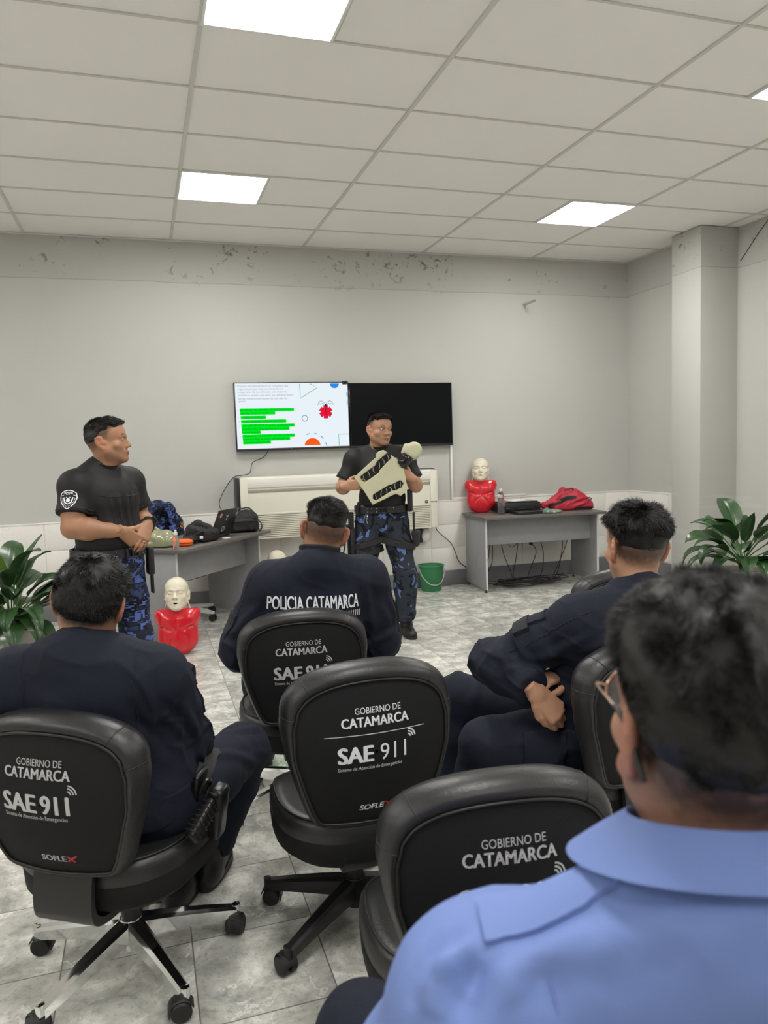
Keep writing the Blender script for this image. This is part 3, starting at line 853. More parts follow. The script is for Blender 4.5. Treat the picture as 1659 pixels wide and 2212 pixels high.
camo('camo_digital', 16, (.8, .8, 1.7), [(.020, .024, .036), (.008, .009, .014), (.095, .14, .42), (.035, .05, .13)], (.54, .56, .40), pix=.011)
camo('camo_blotch', 7, (1.15, 1.15, 1.0), [(.030, .036, .048), (.010, .011, .014), (.12, .18, .44)], (.55, .60), seed=2.0, dist=2.2)

pm('aluminium_white', (.78, .78, .76), .4)
pm('tbar', (.62, .60, .58), .5)
emit('diffuser', (1.0, .985, .95), LAMP)
pm('grey_skirting', (.165, .165, .175), .55, var=(8, .08))
pm('black_plastic', (.012, .012, .013), .4, var=(20, .1))
pm('black_gloss', (.006, .006, .007), .12)
pm('screen_off', (.004, .0045, .006), .25, spec=.12)
pm('dark_metal', (.05, .05, .055), .35, metal=.8)
pm('chrome', (.78, .78, .78), .09, metal=1.0)
pm('black_leather', (.0165, .0165, .0175), .38, bump=(160, .18), var=(6, .12))
pm('black_fabric', (.0075, .0075, .0085), .8, bump=(400, .25), spec=.3)
pm('piping', (.010, .010, .011), .45)
pm('silver_thread', (.50, .50, .51), .45)
pm('white_print', (.78, .80, .85), .5)
pm('red_thread', (.42, .02, .03), .5)
pm('desk_grey', (.30, .30, .31), .55, var=(14, .05))
pm('desk_top', (.125, .112, .105), .45, var=(9, .12))
pm('edge_white', (.62, .62, .62), .5)
pm('ac_cream', (.70, .68, .58), .4)
pm('ac_dark', (.30, .285, .23), .6)
pm('ac_top', (.74, .73, .68), .35)
pm('white_plastic', (.74, .73, .70), .4)
pm('rubber', (.010, .010, .010), .55)
pm('cable_black', (.012, .012, .013), .5)
pm('bucket_green', (.030, .19, .075), .42, var=(12, .06))
pm('manikin_skin', (.72, .66, .52), .42, var=(10, .04))
pm('manikin_red', (.62, .010, .022), .2, coat=.4)
pm('manikin_white', (.72, .68, .62), .5)
pm('mask_olive', (.27, .275, .165), .16, coat=.5)
pm('board_cream', (.50, .49, .33), .5, var=(14, .06))
pm('board_ink', (.20, .19, .13), .7)
pm('clear_plastic', (.9, .93, .95), .05, trans=.95, ior=1.35)
pm('liquid_clear', (.95, .80, .76), .02, trans=.9, ior=1.33)
pm('smoke_plastic', (.10, .11, .13), .25)
pm('orange_plastic', (.85, .13, .015), .4)
pm('red_fabric', (.42, .018, .040), .6, bump=(30, .35), var=(7, .15))
pm('black_bag', (.010, .010, .011), .7, bump=(120, .3))
pm('sticker_white', (.8, .8, .8), .5)
pm('sticker_red', (.35, .02, .03), .5)
pm('paper', (.82, .82, .82), .7)
pm('green_bag', (.55, .75, .62), .12, trans=.75, ior=1.25)
pm('green_print', (.02, .30, .09), .4)
pm('yellow_thread', (.75, .36, .03), .6)
pm('leaf', (.026, .072, .020), .34, var=(22, .25), coat=.15)
pm('leaf_young', (.13, .24, .035), .4, var=(22, .15))
pm('leaf_stem', (.06, .13, .03), .45)
pm('pot_stone', (.42, .38, .34), .7, var=(20, .1))
pm('soil', (.02, .014, .01), .95, bump=(60, .8))
pm('pipe_grey', (.42, .42, .40), .5)
pm('skin', (.4, .2, .12), .5, attr=True, bump=(320, .08))
pm('eye', (.7, .7, .7), .1, attr=True)
pm('hair', (.0062, .0050, .0045), .46, var=(40, .35), spec=.35)
pm('navy_cloth', (.0098, .0122, .0235), .8, bump=(420, .3), var=(5, .12), spec=.25)
pm('navy_dark', (.005, .0065, .0125), .8, bump=(420, .3))
pm('black_tshirt', (.0070, .0071, .0075), .62, bump=(300, .2), spec=.35, var=(5, .1))
pm('blue_shirt', (.155, .225, .50), .65, bump=(500, .15), var=(4, .05), spec=.3)
pm('boot_leather', (.010, .010, .010), .4, bump=(60, .3))
pm('web_black', (.010, .010, .011), .65, bump=(200, .3))
pm('gun_black', (.014, .014, .015), .32, metal=.4)
pm('lens_glass', (.9, .93, .95), .03, alpha=.10)
pm('gold_wire', (.75, .52, .40), .22, metal=1.0)
pm('ring_gold', (.85, .55, .2), .25, metal=1.0)
pm('yellow_foam', (.55, .42, .15), .9)

# ------------------------------------------------------------------ the room
WY = 7.12; CZ = 3.322; XL = -3.4; XR = 5.087; XN = 5.293; YB = -3.6; CX0, CY0, CY1 = 4.88, 5.735, 6.125
def struct(o): return tag(o, kind='structure')
struct(MB().box(((XL+XN)/2, (YB+WY)/2, -.05), (XN-XL+.4, WY-YB+.4, .1)).build('floor', MATS['floor_tile']))
struct(MB().box(((XL+XN)/2, WY+.06, CZ/2+.1), (XN-XL+.4, .12, CZ+.2)).build('wall_back', MATS['wall_paint']))
struct(MB().box((XL-.06, (YB+WY)/2, CZ/2+.1), (.12, WY-YB, CZ+.2)).build('wall_left', MATS['wall_paint']))
struct(MB().box(((XL+XN)/2, YB-.06, CZ/2+.1), (XN-XL+.4, .12, CZ+.2)).build('wall_front', MATS['wall_paint']))
struct(MB().box((XR+.16, (CY0+.2+WY)/2, CZ/2+.1), (.32, WY-CY0-.2, CZ+.2)).box((XN+.06, (YB+CY0+.2)/2, CZ/2+.1), (.12, CY0+.2-YB, CZ+.2)).build('wall_right', MATS['wall_paint']))
struct(MB().box(((CX0+XN+.05)/2, (CY0+CY1)/2, CZ/2), (XN+.05-CX0, CY1-CY0, CZ), .004).build('trim_1', MATS['wall_paint']))
# dado of white blocks: rows and stacked joints, back wall and the short return
dd = MB(); rows = [(.155, .390), (.390, .625), (.625, .868)]; g = .007
xs = [XL]+[x for x in [2.747+.513*i for i in range(-11, 5)] if XL+.1 < x < XR-.1]+[XR]
for z0, z1 in rows:
    for x0, x1 in zip(xs[:-1], xs[1:]):
        dd.box(((x0+x1)/2, WY-.007, (z0+z1)/2), (x1-x0-g, .016, z1-z0-g), .004)
ys = [6.13, 6.42, WY]
for z0, z1 in rows:
    for y0, y1 in zip(ys[:-1], ys[1:]):
        dd.box((XR-.007, (y0+y1)/2, (z0+z1)/2), (.016, y1-y0-g, z1-z0-g), .004)
dd.box(((XL+XR)/2, WY-.003, .512), (XR-XL, .012, .72)).box((XR-.003, (6.13+WY)/2, .512), (.012, WY-6.13, .72))
dd.box(((XL+XR)/2, WY-.009, .868), (XR-XL, .02, .014), .003).box((XR-.009, (6.13+WY)/2, .868), (.02, WY-6.13, .014), .003)
struct(dd.build('trim_2', MATS['white_block']))
struct(MB().box(((XL+XR)/2, WY-.012, .076), (XR-XL, .026, .152), .004).build('baseboard_back', MATS['grey_skirting']))
struct(MB().box((XR-.012, (6.13+WY)/2, .076), (.026, WY-6.13-.03, .152), .004).box((XN-.012, (YB+CY0)/2, .076), (.026, CY0-YB, .152), .004).build('baseboard_right', MATS['grey_skirting']))
# suspended ceiling: tiles on a T-bar grid of 1.195 x 0.60
GX0, GX, GY0, GY = .353, 1.195, 5.960, .600
lamps = []
for ix, half in ((0, 0), (2, 1), (-3, 0)):  # the lights out of view are added to light the backs of things
    for iy in (-1, -5, -9, -13): 
        x0 = GX0+GX*ix+(GX/2 if half else 0); y0 = GY0+GY*iy
        lamps.append((x0+.299, y0+.30))
struct(MB().box(((XL+XN)/2, (YB+WY)/2, CZ+.032), (XN-XL+.4, WY-YB+.4, .05)).build('ceiling', MATS['ceiling_tile']))
tb = MB()
for i in range(-4, 6):
    x = GX0+GX*i
    if XL < x < XN: tb.box((x, (YB+WY)/2, CZ+.0035), (.022, WY-YB, .011))
y = GY0
ysb = [GY0+GY*i for i in range(-16, 2)]
for y in ysb: tb.box(((XL+XN)/2, y, CZ+.0045), (XN-XL, .015, .009))
for (x, y) in lamps: 
    sx_ = 1 if abs(((x-.299)-GX0)/GX-round(((x-.299)-GX0)/GX)) < .1 else -1
    tb.box((x+sx_*.3, y, CZ+.0035), (.015, .6, .010))
tb.box(((XL+XN)/2, WY-.006, CZ-.002), (XN-XL, .016, .012)).box((XR-.006, (6.1+WY)/2, CZ-.002), (.016, WY-6.1, .012))
struct(tb.build('trim_3', MATS['tbar']))
lab = {(0, 0): 'square white LED ceiling light, the one above the left-hand television', (0, 1): 'large square white LED ceiling light cut by the top edge of the photo',
       (1, 0): 'square white LED ceiling light nearest the grey corner column', (1, 1): 'square white LED ceiling light just showing at the right edge of the photo'}
for q, (x, y) in enumerate(lamps):
    a, bb = divmod(q, 4)
    L_ = thing('ceiling_light', lab.get((a, bb), 'unseen square ceiling light added to light the room, behind or left of the camera'), 'light', (x, y, CZ), 0, 'square ceiling lights' )
    f = MB()
    for s in (-1, 1): f.box((s*.291, 0, -.001), (.014, .596, .012), .002).box((0, s*.291, -.001), (.57, .014, .012), .002)
    f.build('frame', MATS['aluminium_white'], L_)
    MB().box((0, 0, .001), (.57, .57, .006)).build('diffuser', MATS['diffuser'], L_)

# ------------------------------------------------------------------ televisions
def tv(label, x0, x1, z0, z1, on):
    cx, cz, w, h = (x0+x1)/2, (z0+z1)/2, x1-x0, z1-z0
    t = thing('television', label, 'television', (cx, 7.075, cz), 0, 'wall televisions')
    f = MB(); bz = .009
    f.box((0, .012, 0), (w, .045, h), .004).build('housing', MATS['black_plastic'], t)
    e = MB()
    for s in (-1, 1): e.box((s*(w/2-bz/2), -.014, 0), (bz, .014, h), .002)
    e.box((0, -.014, h/2-bz/2), (w, .014, bz), .002); e.build('bezel', MATS['black_gloss'], t)
    MB().box((0, -.016, -h/2+.011), (w, .018, .022), .003).build('chin', MATS['dark_metal'], t)
    s = MB().box((0, -.0135, .006), (w-2*bz+.002, .006, h-.028)).build('screen', emit('screen_white', (.86, .93, 1.0), SCREEN) if on else MATS['screen_off'], t)
    MB().box((-w*.03, -.0262, -h/2+.011), (.006, .002, .003)).build('status_light', MATS['sticker_white'], t)
    MB().box((0, .04, 0), (.3, .05, .3), .004).build('wall_mount', MATS['dark_metal'], t)
    return t, s, w-2*bz, h-.031
tL, sL, sw, sh = tv('left wall television lit with a slide of green highlighted text', .836, 1.921, 1.437, 2.068, True)
tR, sR, _, _ = tv('right wall television, black and switched off', 1.926, 2.99, 1.432, 2.056, False)
E_ = {k: emit('screen_'+k, c, SCREEN*s) for k, c, s in [('grey', (.42, .42, .5), .9), ('green', (.0, 1.0, .02), .85), ('darkgreen', (0, .42, .02), .8), ('blue', (.03, .27, .85), 1), ('outline_green', (.12, .55, .27), .9), ('outline_blue', (.10, .30, .58), .9), ('dash', (.12, .42, .78), .9), ('orange', (1.0, .12, .01), 1), ('red', (.95, .01, .05), .95), ('darkred', (.35, .0, .02), .9), ('black', (.01, .01, .015), 1)]}
def on_screen(name, vf, mat, layer=1):
    V = [(x, -.0168-.0002*layer, y+.006) for x, y in vf[0]]
    return mesh_obj(name, V, vf[1], mat, sL)
U = lambda px: (px-828)/1659.0*1.085/1.0 * (1659/1565.0)     # crop pixels of the slide -> metres
def sxy(px, py):  # slide pixel (zoomed crop, screen spans x 45..1615, y 45..965 left / 60..940 right)
    f = (px-45)/(1615-45); top = 42+16*f; bot = 968-28*f
    return (-sw/2+sw*f*1.0, sh/2-sh*(py-top)/(bot-top))
txt = [("El parto extrahospitalario se considera una", 82, 82, 772), ("urgencia porque se presenta de forma", 82, 124, 703), ("inesperada. Es considerado una urgencia", 84, 169, 748), ("obstétrica puesto que debe ser atendido fuera", 86, 213, 836), ("de las condiciones ideales de una sala de", 88, 257, 748), ("parto.", 92, 299, 188)]
its = []
for s, x, y, x1 in txt:
    a = sxy(x, y); b2 = sxy(x1, y); v, f = text_mesh(s, b2[0]-a[0], .021 if 'p' in s else .018, .004, align='L', sub=0); its.append((v, f, a[0], a[1]))
a = sxy(56, 74); its.append(([(arc2d(0, 0, .003, 0, 360, 10))[i] for i in range(10)], [tuple(range(10))], a[0], a[1]))
on_screen('slide_text', merge2d(its), E_['grey'])
hl = [("Las causas más comunes de que se presenten", 97, 418, 840, 105), ("este tipo de partos suelen ser", 100, 463, 578, 105), ("- Mujeres multípara", 105, 523, 447, 0), ("- Fetos pequeños o partos prematuro", 107, 581, 727, 0), ("- Excesiva distancia un centro hospitalario en", 108, 642, 840, 0), ("grandes áreas metropolitanas o en áreas", 112, 688, 768, 0), ("rurales alejadas", 113, 733, 365, 0), ("- Embarazos no deseados que son ocultados", 117, 788, 836, 0), ("hasta que llega el parto, por ejemplo, en", 120, 833, 770, 0), ("gestantes adolescentes.", 122, 878, 502, 0)]
gb = ([], []); gt = []
for s, x, y, x1, _ in hl:
    a = sxy(x, y); b2 = sxy(x1, y); hh = .0158; n = len(gb[0])
    gb[0].extend([(a[0], a[1]-hh), (b2[0], a[1]-hh), (b2[0], a[1]+hh), (a[0], a[1]+hh)]); gb[1].append((n, n+1, n+2, n+3))
    v, f = text_mesh(s, (b2[0]-a[0])*.98, .021, .006, align='L', sub=0); gt.append((v, f, a[0]+.003, a[1]))
on_screen('slide_highlight', gb, E_['green']); on_screen('slide_text', merge2d(gt), E_['darkgreen'], 2)
its = []
for px, py in ((72, 418), (76, 523), (81, 583), (84, 643), (91, 793)):
    a = sxy(px, py); its.append((arc2d(0, 0, .0028, 0, 360, 10)[:10], [tuple(range(10))], a[0], a[1]))
for q_ in its: on_screen('slide_bullet', merge2d([q_]), E_['grey'])
on_screen('slide_shape', stroke2d([sxy(1080, 62), sxy(1178, 118), sxy(940, 262), sxy(932, 62)], .0065), E_['outline_green'])
on_screen('slide_shape', stroke2d([sxy(1618, 772), sxy(1462, 775), sxy(1466, 936)], .006), E_['outline_green'])
def disk2d(cx, cy, r, a0, a1, n=24):
    p = arc2d(cx, cy, r, a0, a1, n); return p, [tuple(range(len(p)))]
a = sxy(1428, 62); on_screen('slide_shape', disk2d(a[0], a[1]-.001, .044, 180, 360), E_['blue'])
a = sxy(1083, 945); on_screen('slide_shape', disk2d(a[0], a[1]+.003, .078, 8, 172), E_['orange'])
a = sxy(987, 545); on_screen('slide_shape', stroke2d(arc2d(a[0], a[1], .027, 0, 360, 32), .006), E_['outline_blue'])
a = sxy(1083, 960); its = [(*stroke2d(arc2d(0, 0, .136, k, k+14, 5), .008), a[0], a[1]) for k in (6, 38, 68, 100)]
on_screen('slide_shape', merge2d(its), E_['dash'])
its = [([(-.004, -.02), (.004, -.02), (.004, .02), (-.004, .02)], [(0, 1, 2, 3)], *sxy(1603, py)) for py in (222, 335)]
on_screen('slide_shape', merge2d(its), E_['dash'])
# star of life with wings
def bar2d(L, w, ang):
    c, s = math.cos(R_(ang)), math.sin(R_(ang)); return [(x*c-y*s, x*s+y*c) for x, y in ((-L, -w), (L, -w), (L, w), (-L, w))], [(0, 1, 2, 3)]
a = sxy(1290, 458)
on_screen('slide_emblem', merge2d([(*bar2d(.062, .022, g), *a) for g in (30, 90, 150)]), E_['darkred'])
on_screen('slide_emblem', merge2d([(*bar2d(.058, .018, g), *a) for g in (30, 90, 150)]), E_['red'], 2)
snake = [(.006*math.sin(t*9)*(1-.3*t), -.03+.075*t) for t in [i/20 for i in range(21)]]
wing = [(0, .068), (.018, .092), (.04, .104), (.06, .098), (.078, .066), (.055, .078), (.045, .07), (.03, .082), (.016, .062), (.006, .058)]
on_screen('slide_emblem', merge2d([(*stroke2d(snake, .005), *a)]+[(*stroke2d([(s*x, y) for x, y in wing], .0035), *a) for s in (1, -1)]+[(*disk2d(0, .062, .011, 0, 360), *a)]), E_['black'], 3)

wc = thing('webcam', 'small black webcam clipped on top between the two televisions', 'webcam', (1.883, 7.045, 2.062))
MB().box((0, 0, 0), (.062, .03, .026), .008).build('body', MATS['black_plastic'], wc)
MB().lathe([(0, 0), (.008, 0), (.009, .006), (0, .006)], 16, (0, -.015, 0), rotm(rx=PI/2)).build('lens', MATS['black_gloss'], wc)
MB().box((0, .02, -.014), (.04, .05, .01), .003).build('clip', MATS['black_plastic'], wc)

# ------------------------------------------------------------------ the fan coil unit under the televisions
ac = thing('air_conditioner', 'long cream wall-hung fan coil unit with slatted lower grille', 'air conditioner', (1.782, 7.1, .915))
w, h, dpt = 1.94, .57, .21
MB().box((.02, -dpt/2, 0), (w-.04, dpt, h), .018, seg=3).build('casing', MATS['ac_cream'], ac)
MB().box((-w/2+.0, -dpt/2, 0), (.03, dpt+.004, h-.004), .008).build('side_panel', MATS['black_plastic'], ac)
MB().box((0, -dpt-.003, h/2-.055), (w-.16, .012, .085), .005).build('top_flap', MATS['ac_top'], ac)
MB().box((0, -dpt-.001, h/2-.128), (w-.17, .008, .026), .002).build('outlet_slot', MATS['ac_dark'], ac)
for s in (-1, 1): MB().box((s*(w/2-.05), -dpt-.004, 0), (.07, .012, h-.01), .006).build('end_cap', MATS['ac_cream'], ac)
MB().box((0, -dpt-.0015, -.163), (w-.17, .006, .205), .002).build('grille_back', MATS['ac_dark'], ac)
gl = MB()
for i in range(12): gl.box((0, -dpt-.006, -.076-.0165*i), (w-.175, .010, .0095), .002, rot=rotm(rx=R_(20)))
gl.box((0, -dpt-.006, -.0545), (w-.17, .010, .018), .002)
for i in range(4): gl.box((-w/2+.09+(w-.18)*i/3, -dpt-.008, -.165), (.006, .008, .2), .001)
gl.build('grille', MATS['ac_cream'], ac)
MB().box((0, -dpt-.002, -.275), (w-.17, .008, .018), .002).build('bottom_rail', MATS['ac_cream'], ac)
lg = stroke2d(arc2d(0, 0, .0125, 0, 360, 24), .007); l2 = stroke2d([(-.009, .004), (.0, .002), (.003, -.008)], .006)
v, f = merge2d([(*lg, .842, -.025), (*l2, .842, -.025)]); mesh_obj('logo', [(x, -dpt-.0052, y) for x, y in v], f, MATS['black_plastic'], ac)
v, f = text_mesh('TRANE', .068, .014, .02, sub=0); mesh_obj('lettering', [(x+.918, -dpt-.0052-.006, y-.027) for x, y in v], f, MATS['black_plastic'], ac)
# things fixed to the wall
tr = thing('cable_trunking', 'thin white cable trunking running down the wall right of the televisions', 'trunking', (2.99, 7.1, 1.15))
MB().box((0, .008, 0), (.022, .02, .545), .003).build('upright', MATS['white_plastic'], tr)
MB().box((.42, .008, -.262), (.82, .02, .022), .003).build('run', MATS['white_plastic'], tr)
pp = MB().tube(smooth_path([(0, .02, 0), (0, -.01, 0), (.005, -.1, .0), (.012, -.24, .004)], 5), .012, 10); o = pp.build('wall_pipe', MATS['pipe_grey']); o.location = (3.845, 7.12, 2.853)
tag(o, 'short grey pipe stub poking out of the bare wall on the right', 'pipe')
el = thing('emergency_light', 'small round clear lamp on a black bracket under the fan coil unit', 'lamp', (2.637, 7.09, .545))
MB().box((-.035, -.03, .01), (.05, .07, .17), .006).build('bracket', MATS['black_plastic'], el)
MB().lathe([(0, -.055), (.03, -.05), (.046, -.03), (.05, 0), (.046, .03), (.035, .045), (.03, .07), (0, .07)], 20, (.03, -.06, -.01)).build('globe', MATS['smoke_plastic'] if False else MATS['white_plastic'], el)
ol = thing('wall_socket', 'white double wall socket under the right desk with a black plug', 'socket', (3.833, 7.093, .373))
MB().box((0, 0, 0), (.12, .02, .075), .004).build('plate', MATS['white_plastic'], ol)
for dx in (-.036, -.018): MB().box((dx, -.0105, .005), (.005, .002, .014), .0005).build('socket_hole', MATS['black_plastic'], ol)
MB().lathe([(0, 0), (.02, 0), (.02, .02), (.012, .035), (0, .035)], 16, (.028, -.008, 0), rotm(rx=PI/2)).build('plug', MATS['black_plastic'], ol)
def cable(name, label, pts, r=.0035, mat='cable_black', n=8, group=None):
    o = MB().tube(smooth_path(pts, n), r, 6).build(name, MATS[mat], None, smooth=True); tag(o, label, 'cable', group); return o
cable('television_cable', 'black cable hanging from the lit television to the laptop', [(1.13, 7.07, 1.44), (1.08, 7.085, 1.375), (.98, 7.085, 1.33), (.95, 7.085, 1.24), (.88, 7.085, 1.215), (.80, 7.05, 1.205), (.72, 7.06, 1.11), (.655, 7.06, .98), (.665, 6.98, .90), (.66, 6.75, .86)])
cable('power_cable', 'thin dark cable down the right end of the fan coil unit to the right desk', [(2.45, 6.93, 1.21), (2.66, 6.905, 1.212), (2.735, 6.93, 1.20), (2.77, 7.0, 1.14), (2.775, 7.06, .9), (2.785, 7.07, .63), (2.83, 7.08, .55), (2.95, 7.08, .44), (3.0, 7.085, .34), (3.04, 7.085, .24), (3.12, 7.085, .17)], .004)
cable('wall_cable', 'thin dark cable slanting down the near right wall from the ceiling', [(5.286, 5.70, 3.02), (5.286, 5.62, 3.09), (5.286, 5.5, 3.2), (5.286, 5.36, 3.31)], .003)

# ------------------------------------------------------------------ desks
def desk(label, loc, rz):
    t = thing('desk', label, 'desk', loc, rz, 'grey office desks')
    Wd, Dp, H = 1.27, .65, .74
    MB().box((0, 0, H-.0125), (Wd, Dp, .025), .003).build('desktop', MATS['desk_top'], t)
    for s in (-1, 1):
        p = MB().box((s*(Wd/2-.045), .045, .03+(H-.055)/2), (.018, .54, H-.055), .001).build('side_panel', MATS['desk_grey'], t)
        MB().box((s*(Wd/2-.045), -.2255, .03+(H-.055)/2), (.0184, .002, H-.055)).build('edge_strip', MATS['edge_white'], p)
        for y in (-.19, .28): 
            f = MB().lathe([(0, 0), (.016, 0), (.016, .006), (.006, .010), (.006, .03), (0, .03)], 12, (s*(Wd/2-.045), y, 0)); f.build('foot', MATS['black_plastic'], p)
        b = MB()
        for z in (.24, .63): b.lathe([(0, 0), (.004, 0), (.004, .002), (0, .002)], 10, (s*(Wd/2-.045)+s*.009, .02, z), rotm(ry=s*PI/2))
        b.build('bolt', MATS['black_plastic'], p)
    MB().box((0, -.08, .58), (Wd-.108, .016, .265), .001).build('modesty_panel', MATS['desk_grey'], t)
    return t
aL = math.atan2(1.01, .81)
cL = Vector((.25, 5.608, 0))+Vector((math.cos(aL), math.sin(aL), 0))*.635+Vector((-math.sin(aL), math.cos(aL), 0))*.325
desk('grey desk set at an angle, carrying the laptop and the black bag', cL, aL)
aR = R_(-3.8)
cR = Vector((3.04, 6.44, 0))+Vector((math.cos(aR), math.sin(aR), 0))*.635+Vector((-math.sin(aR), math.cos(aR), 0))*.325
desk('grey desk along the back wall with cables tangled beneath it', cR, aR)
DT = .74

# ------------------------------------------------------------------ office chairs
BW = [(-.0, .50, .0)]
def back_halfwidth(t):   # t 0 bottom .. 1 top of the straight flank
    return np.interp(t, [0, .12, .35, .6, .85, 1.0], [.150, .178, .205, .229, .243, .235])
def back_outline(n=72):
    H = .435; pts = []
    # right flank upwards, arch, left flank, bottom
    for t in np.linspace(.04, .93, 18): pts.append((back_halfwidth(t), H*.77*t))
    hw = back_halfwidth(.93); z0 = H*.77*.93
    for a in np.linspace(0, PI, 31)[1:-1]:
        c, s = math.cos(a), math.sin(a)
        pts.append((hw*math.copysign(abs(c)**.88, c), z0+(H-z0)*abs(s)**.86))
    for t in np.linspace(.93, .04, 18): pts.append((-back_halfwidth(t), H*.77*t))
    for x in np.linspace(-.135, .135, 9): pts.append((x, -.006*(1-(x/.135)**2)+.004))
    return [Vector((x, z)) for x, z in pts]
def back_y(x, z):        # rear surface of the backrest: wraps forward at the sides, lumbar bow
    return .75*x*x - .035*math.sin(PI*min(max(z/.435, 0), 1)) + .10*(max(0, z-.25))**1.4*0
def make_chair(label, loc, az, chrome=True, seat=.44, variant='L', base_rot=0.0, group='black office chairs', rake=6, lower=.0, hs=1.0, yo=-.27):
    t = thing('office_chair', label, 'chair', loc, -R_(az), group)
    bm_ = MATS['chrome'] if chrome else MATS['black_plastic']
    # base
    hubz = .10
    MB().lathe([(0, .05), (.028, .05), (.030, .09), (.036, .125), (.030, .14), (0, .14)], 24).build('hub', bm_, t)
    for i in range(5):
        a = R_(base_rot+72*i); c, s = math.cos(a), math.sin(a)
        rows = []
        for u in np.linspace(0, 1, 7):
            r = .025+.275*u; zt = .138-.045*u-.012*u*u; hh = .056-.024*u; w = .026-.010*u
            rows.append([Vector((r*c-y*s, r*s+y*c, z)) for y, z in ((-w, zt-hh), (-w, zt-.008), (-w*.6, zt), (w*.6, zt), (w, zt-.008), (w, zt-hh))])
        mbl = MB().grid(rows, closed_u=True); n = len(mbl.V); mbl.F.append(tuple(range(6))); mbl.F.append(tuple(range(n-6, n)))
        mbl.lathe([(0, .05), (.011, .05), (.012, .085), (.0, .087)], 14, (.302*c, .302*s, 0))
        mbl.build('base_arm', bm_, t)
        cs = MB(); ca = a+R_(55+40*math.sin(i*2.3)); cc, sn = math.cos(ca), math.sin(ca); p = Vector((.302*c-.012*cc, .302*s-.012*sn, .028))
        R3 = Matrix.Rotation(ca, 3, 'Z') @ Matrix.Rotation(PI/2, 3, 'X')
        cs.box((p.x, p.y, .046), (.05, .02, .022), .006, rot=Matrix.Rotation(ca, 3, 'Z'))
        RZ = Matrix.Rotation(ca, 3, 'Z'); hr = []
        for q in np.linspace(R_(15), R_(200), 12): hr.append([p+RZ @ Vector((rr_*math.cos(q), y_, rr_*math.sin(q))) for rr_, y_ in ((.0305, -.020), (.0335, -.016), (.0335, .016), (.0305, .020), (.0295, .0))])
        cs.grid(hr, closed_u=True)
        k = cs.build('caster', MATS['rubber'], t)
        for sd in (-1, 1):
            MB().lathe([(0, -.009), (.022, -.009), (.027, -.005), (.0275, .004), (.024, .009), (.012, .011), (0, .009)], 24, p+Matrix.Rotation(ca, 3, 'Z') @ Vector((0, sd*.015, 0)), R3 @ Matrix.Rotation(0 if sd < 0 else PI, 3, 'X')).build('wheel', MATS['rubber'], k)
    MB().lathe([(0, .13), (.026, .13), (.026, seat-.21), (.016, seat-.21), (.016, seat-.13), (0, seat-.13)], 20).build('gas_column', MATS['chrome'] if False else MATS['black_plastic'], t)
    MB().box((0, -.01, seat-.145), (.17, .22, .04), .012).build('tilt_mechanism', MATS['black_plastic'], t)
    # seat: rounded cushion with a soft front edge, on a darker under-shell
    def ring(sc, z, dy=0, n=48, e=2.6):
        out = []
        for i in range(n):
            a = 2*PI*i/n; c, s = math.cos(a), math.sin(a)
            x = .245*sc*math.copysign(abs(c)**(2/e), c); y = .24*sc*math.copysign(abs(s)**(2/e), s)
            wf = max(0, y-.10); out.append(Vector((x, y+dy+.0, z-wf*.22+.12*abs(x)*abs(x)*sc)))
        return out
    zt = seat
    R3 = [ring(.02, zt-.012), ring(.5, zt-.010), ring(.82, zt-.002), ring(.93, zt), ring(.985, zt-.014), ring(1.0, zt-.04), ring(.995, zt-.06)]
    st = MB().grid(R3, closed_u=True).build('seat', MATS['black_leather'], t, smooth=True)
    sm = MB().tube(ring(.94, zt+.001), .0032, 6, closed=True); sm.build('seam', MATS['piping'], st, smooth=True)
    MB().grid([ring(.997, zt-.058), ring(1.0, zt-.066), ring(.985, zt-.115), ring(.86, zt-.142), ring(.3, zt-.150), ring(.02, zt-.150)], closed_u=True).build('seat_shell', MATS['black_fabric'], t, smooth=True)
    # backrest
    z0 = seat-.01+lower; y0 = yo
    rk = math.tan(R_(rake))
    out = back_outline(); n = len(out); cen = Vector((0, .215))
    nor = []
    for i in range(n):
        tt = (out[(i+1) % n]-out[i-1]).normalized(); nor.append(Vector((tt.y, -tt.x)))
    def P(x, z, d): return Vector((x, y0+back_y(x, z)-rk*z*.35+d, z0+z*hs))
    rimw = lambda i: .016+.024*min(1, max(0, (out[i].y-.20)/.16))
    def rg(f): return [P(*f(i)) for i in range(n)]
    def inset(i, q, d): 
        w = rimw(i)*q; p = out[i]-nor[i]*w; return (p.x, p.y, d)
    rows = [rg(lambda i: inset(i, 1.12, .004)), rg(lambda i: inset(i, 1.0, -.003)), rg(lambda i: inset(i, .75, -.009)), rg(lambda i: inset(i, .4, -.006)), rg(lambda i: inset(i, .08, .010)), rg(lambda i: inset(i, -.05, .030)), rg(lambda i: inset(i, .0, .052)), rg(lambda i: inset(i, .5, .072)), rg(lambda i: inset(i, 1.3, .083))]
    for sc in (.75, .4, .02): rows.append([P((out[i].x)*sc, cen.y+(out[i].y-cen.y)*sc, .086+.012*(1-sc)) for i in range(n)])
    br = MB().grid(rows, closed_u=True).build('backrest', MATS['black_leather'], t, smooth=True)
    rows = []
    ins = [out[i]-nor[i]*rimw(i)*1.04 for i in range(n)]
    for sc in (1.0, .97, .85, .65, .45, .25, .02):
        rows.append([P(ins[i].x*sc, cen.y+(ins[i].y-cen.y)*sc, -.0015-.0035*(1-sc)) for i in range(n)])
    bp = MB().grid(rows, closed_u=True).build('back_panel', MATS['black_fabric'], br, smooth=True)
    MB().tube([P(ins[i].x, ins[i].y, -.005) for i in range(n)], .0038, 6, closed=True).build('piping', MATS['piping'], br, smooth=True)
    arch = range(n)
